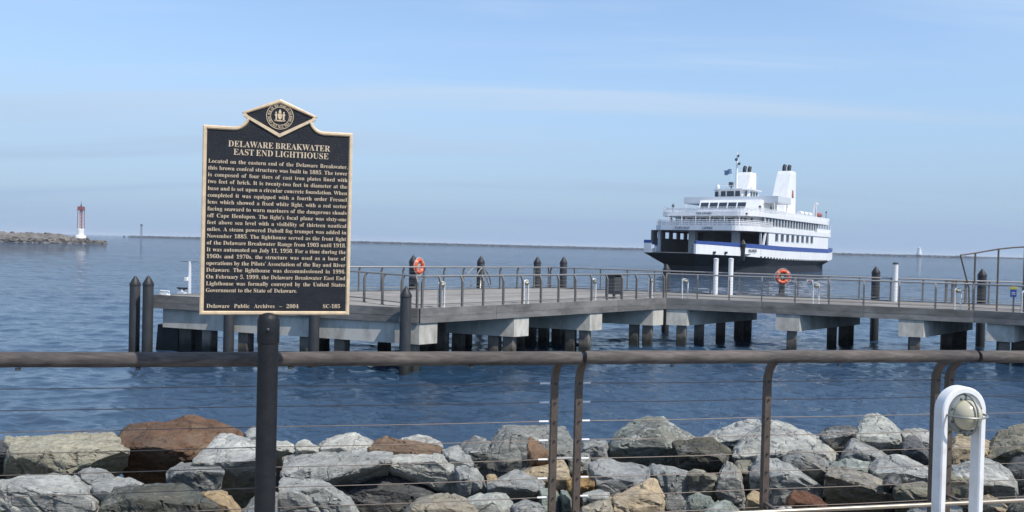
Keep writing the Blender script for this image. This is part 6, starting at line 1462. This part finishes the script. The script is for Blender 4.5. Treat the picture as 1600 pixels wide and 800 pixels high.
# lower edges of the diamond panel
m = MB()
for sx in (-1, 1):
    a, b = (0, .774), (sx * .150, .856)
    d = Vector((b[0] - a[0], b[1] - a[1])).normalized(); q = Vector((-d.y, d.x)) * (1 if sx > 0 else -1)
    P = [(0, -.008 - .004), (0, .0105), (b[0], b[1] + .006), (b[0], b[1] - .010)]
    vs = []
    for y, k in ((-.009, 1), (-.0165, .72)):
        for (x, z) in ((0, a[1] - .0095 * k), (0, a[1] + .0095 * k), (b[0], b[1] + .0082 * k), (b[0], b[1] - .0082 * k)): vs.append((x, y, V0 + z))
    m.add(vs, [(0, 1, 2, 3), (7, 6, 5, 4), (0, 4, 5, 1), (1, 5, 6, 2), (2, 6, 7, 3), (3, 7, 4, 0)])
m.build('diamond_moulding', M['bronze'], plq)
# state seal: double ring with lettering, arms in the middle
scz = V0 + .858; SR = .0555
m = MB()
for R_, r_ in ((SR, .0016), (SR * .70, .0014)):
    m.tube([(R_ * math.cos(a), -.0115, scz + R_ * math.sin(a)) for a in np.linspace(0, 2 * math.pi, 49)[:-1]], r_, 6, closed=True)
m.build('seal_ring', M['bronze_text'], plq)
def ring_text(s, R_, size, a0, a1):
    m = MB(); n = len(s)
    for i, ch in enumerate(s):
        if ch == ' ': continue
        vs, fs, (x0, x1) = text_verts(ch, size, .0012)
        a = a0 + (a1 - a0) * i / (n - 1); ca, sa = math.cos(a - math.pi / 2), math.sin(a - math.pi / 2)
        cx = (x0 + x1) / 2
        m.add([(R_ * math.cos(a) + (v[0] - cx) * ca - v[2] * sa, -.0115 + v[1], scz + R_ * math.sin(a) + (v[0] - cx) * sa + v[2] * ca) for v in vs], fs)
    return m
ring_text('GREAT SEAL OF THE STATE OF DELAWARE 1704 1776 1787', SR * .745, .0135, rad(215), rad(215 - 345)).build('seal_lettering', M['bronze_text'], plq)
m = MB()
def relief(poly, y=-.0135):
    n = len(poly)
    m.add([(x, -.009, scz + z) for x, z in poly] + [(x * .9, y, scz + z * .93) for x, z in poly], [tuple(range(n)), tuple(range(2 * n - 1, n - 1, -1))] + [(i, n + i, n + (i + 1) % n, (i + 1) % n) for i in range(n)])
relief([(-.009, .012), (.009, .012), (.0095, -.004), (.005, -.013), (0, -.016), (-.005, -.013), (-.0095, -.004)])        # shield
relief([(-.004, .0135), (.004, .0135), (.0065, .019), (.001, .031), (-.001, .031), (-.0065, .019)], -.0145)              # ship crest
for sx in (-1, 1):       # two supporters
    relief([(sx * x, z) for x, z in ((.013, -.018), (.020, -.018), (.0195, -.002), (.024, .006), (.0185, .011), (.0205, .0165), (.018, .0205), (.0145, .018), (.0155, .0115), (.0115, .007), (.0135, -.002))], -.0155)
relief([(-.026, -.018), (.026, -.018), (.022, -.0225), (0, -.0245), (-.022, -.0225)])                                     # motto ribbon
m.build('seal_arms', M['bronze'], plq)
# lettering: heading, text and footer, each line a raised strip of letters
def line(s, z, size, x0=None, x1=None, centre=None, name='text_line', kx=.95):
    words = s.split(' ')
    parts = [text_verts(w, size, .0013, kx) for w in words]
    m = MB()
    tot = sum(p[2][1] - p[2][0] for p in parts)
    if centre is not None:
        sp = size * .33; W_ = tot + sp * (len(words) - 1); x = centre - W_ / 2; k = 1.0
    elif x1 is None: sp = size * .33; x = x0; k = 1.0
    else:
        k = 1.0; sp = (x1 - x0 - tot) / max(1, len(words) - 1)
        if sp < size * .20:
            k = (x1 - x0) / (tot + size * .26 * (len(words) - 1)); sp = size * .26 * k
        x = x0
    for vs, fs, (a, b) in parts:
        m.add([(x + (v[0] - a) * k, -.0105 + v[1], V0 + z + v[2]) for v in vs], fs)
        x += (b - a) * k + sp
    m.build(name, M['bronze_text'], plq)
line('DELAWARE BREAKWATER', .717, .0375, x0=-.2085, x1=.214, name='heading_line', kx=1.0)
line('EAST END LIGHTHOUSE', .683, .0375, x0=-.1870, x1=.2075, name='heading_line', kx=1.0)
TXT = ['Located on the eastern end of the Delaware Breakwater,', 'this brown conical structure was built in 1885. The tower', 'is composed of four tiers of cast iron plates lined with',
       'two feet of brick. It is twenty-two feet in diameter at the', 'base and is set upon a circular concrete foundation. When', 'completed it was equipped with a fourth order Fresnel',
       'lens which showed a fixed white light, with a red sector', 'facing seaward to warn mariners of the dangerous shoals', "off Cape Henlopen. The light's focal plane was sixty-one",
       'feet above sea level with a visibility of thirteen nautical', 'miles. A steam powered Daboll fog trumpet was added in', 'November 1885. The lighthouse served as the front light',
       'of the Delaware Breakwater Range from 1903 until 1918.', 'It was automated on July 11, 1950. For a time during the', '1960s and 1970s, the structure was used as a base of',
       "operations by the Pilots' Association of the Bay and River", 'Delaware. The lighthouse was decommissioned in 1996.', 'On February 5, 1999, the Delaware Breakwater East End',
       'Lighthouse was formally conveyed by the United States', 'Government to the State of Delaware.']
Z0, Z1 = .6445, .0965
for i, s in enumerate(TXT):
    z = Z0 + (Z1 - Z0) * i / (len(TXT) - 1)
    if i < len(TXT) - 1: line(s, z, .0243, x0=-.287, x1=.291)
    else: line(s, z, .0243, x0=-.287, x1=.087)
line('Delaware Public Archives \u2013 2004', .0295, .0243, x0=-.283, x1=.094, name='footer_line')
line('SC-185', .0305, .0243, x0=.198, x1=.279, name='footer_line')
# post with a socket that grips the plaque
r0 = .0435
px0 = -.030
m = MB(); m.lathe([(r0, 0), (r0, V0 - .115)], (px0, .004, 0), 28); m.build('post', M['sign_post'], mk, smooth=40)
m = MB(); m.lathe([(r0 + .001, V0 - .125), (r0 + .0035, V0 - .118), (r0 + .0035, V0 - .022), (r0 * .98, V0 - .008), (r0 * .72, V0 + .006), (r0 * .3, V0 + .013), (.002, V0 + .014)], (px0, .004, 0), 28); m.build('socket', M['sign_post'], mk, smooth=35)
m = MB(); m.lathe([(.006, 0), (.006, .004), (.003, .006)], (px0, -.0445, V0 - .06), 8, 'y'); m.build('set_screw', M['dark_metal'], mk)
m = MB(); m.lathe([(.085, .002), (.085, .014), (r0, .02)], (px0, .004, 0), 24); m.build('foot_flange', M['sign_post'], mk)

# ------------------------------------------------------------------ sea haze
def build_haze(density):
    m = bpy.data.materials.new('sea haze'); m.use_nodes = True
    nd, lk = m.node_tree.nodes, m.node_tree.links
    nd.clear()
    out = nd.new('ShaderNodeOutputMaterial'); v = nd.new('ShaderNodeVolumePrincipled')
    v.inputs['Color'].default_value = (.78, .88, 1.0, 1); v.inputs['Density'].default_value = density; v.inputs['Anisotropy'].default_value = 0.0
    lk.new(v.outputs[0], out.inputs['Volume'])
    o = MB().box((0, 6500, 13), (34000, 20000, 34.6)).build('haze', m)
    tag(o, 'thin blue sea haze over the water', 'haze', kind='stuff')
build_haze(.00013)
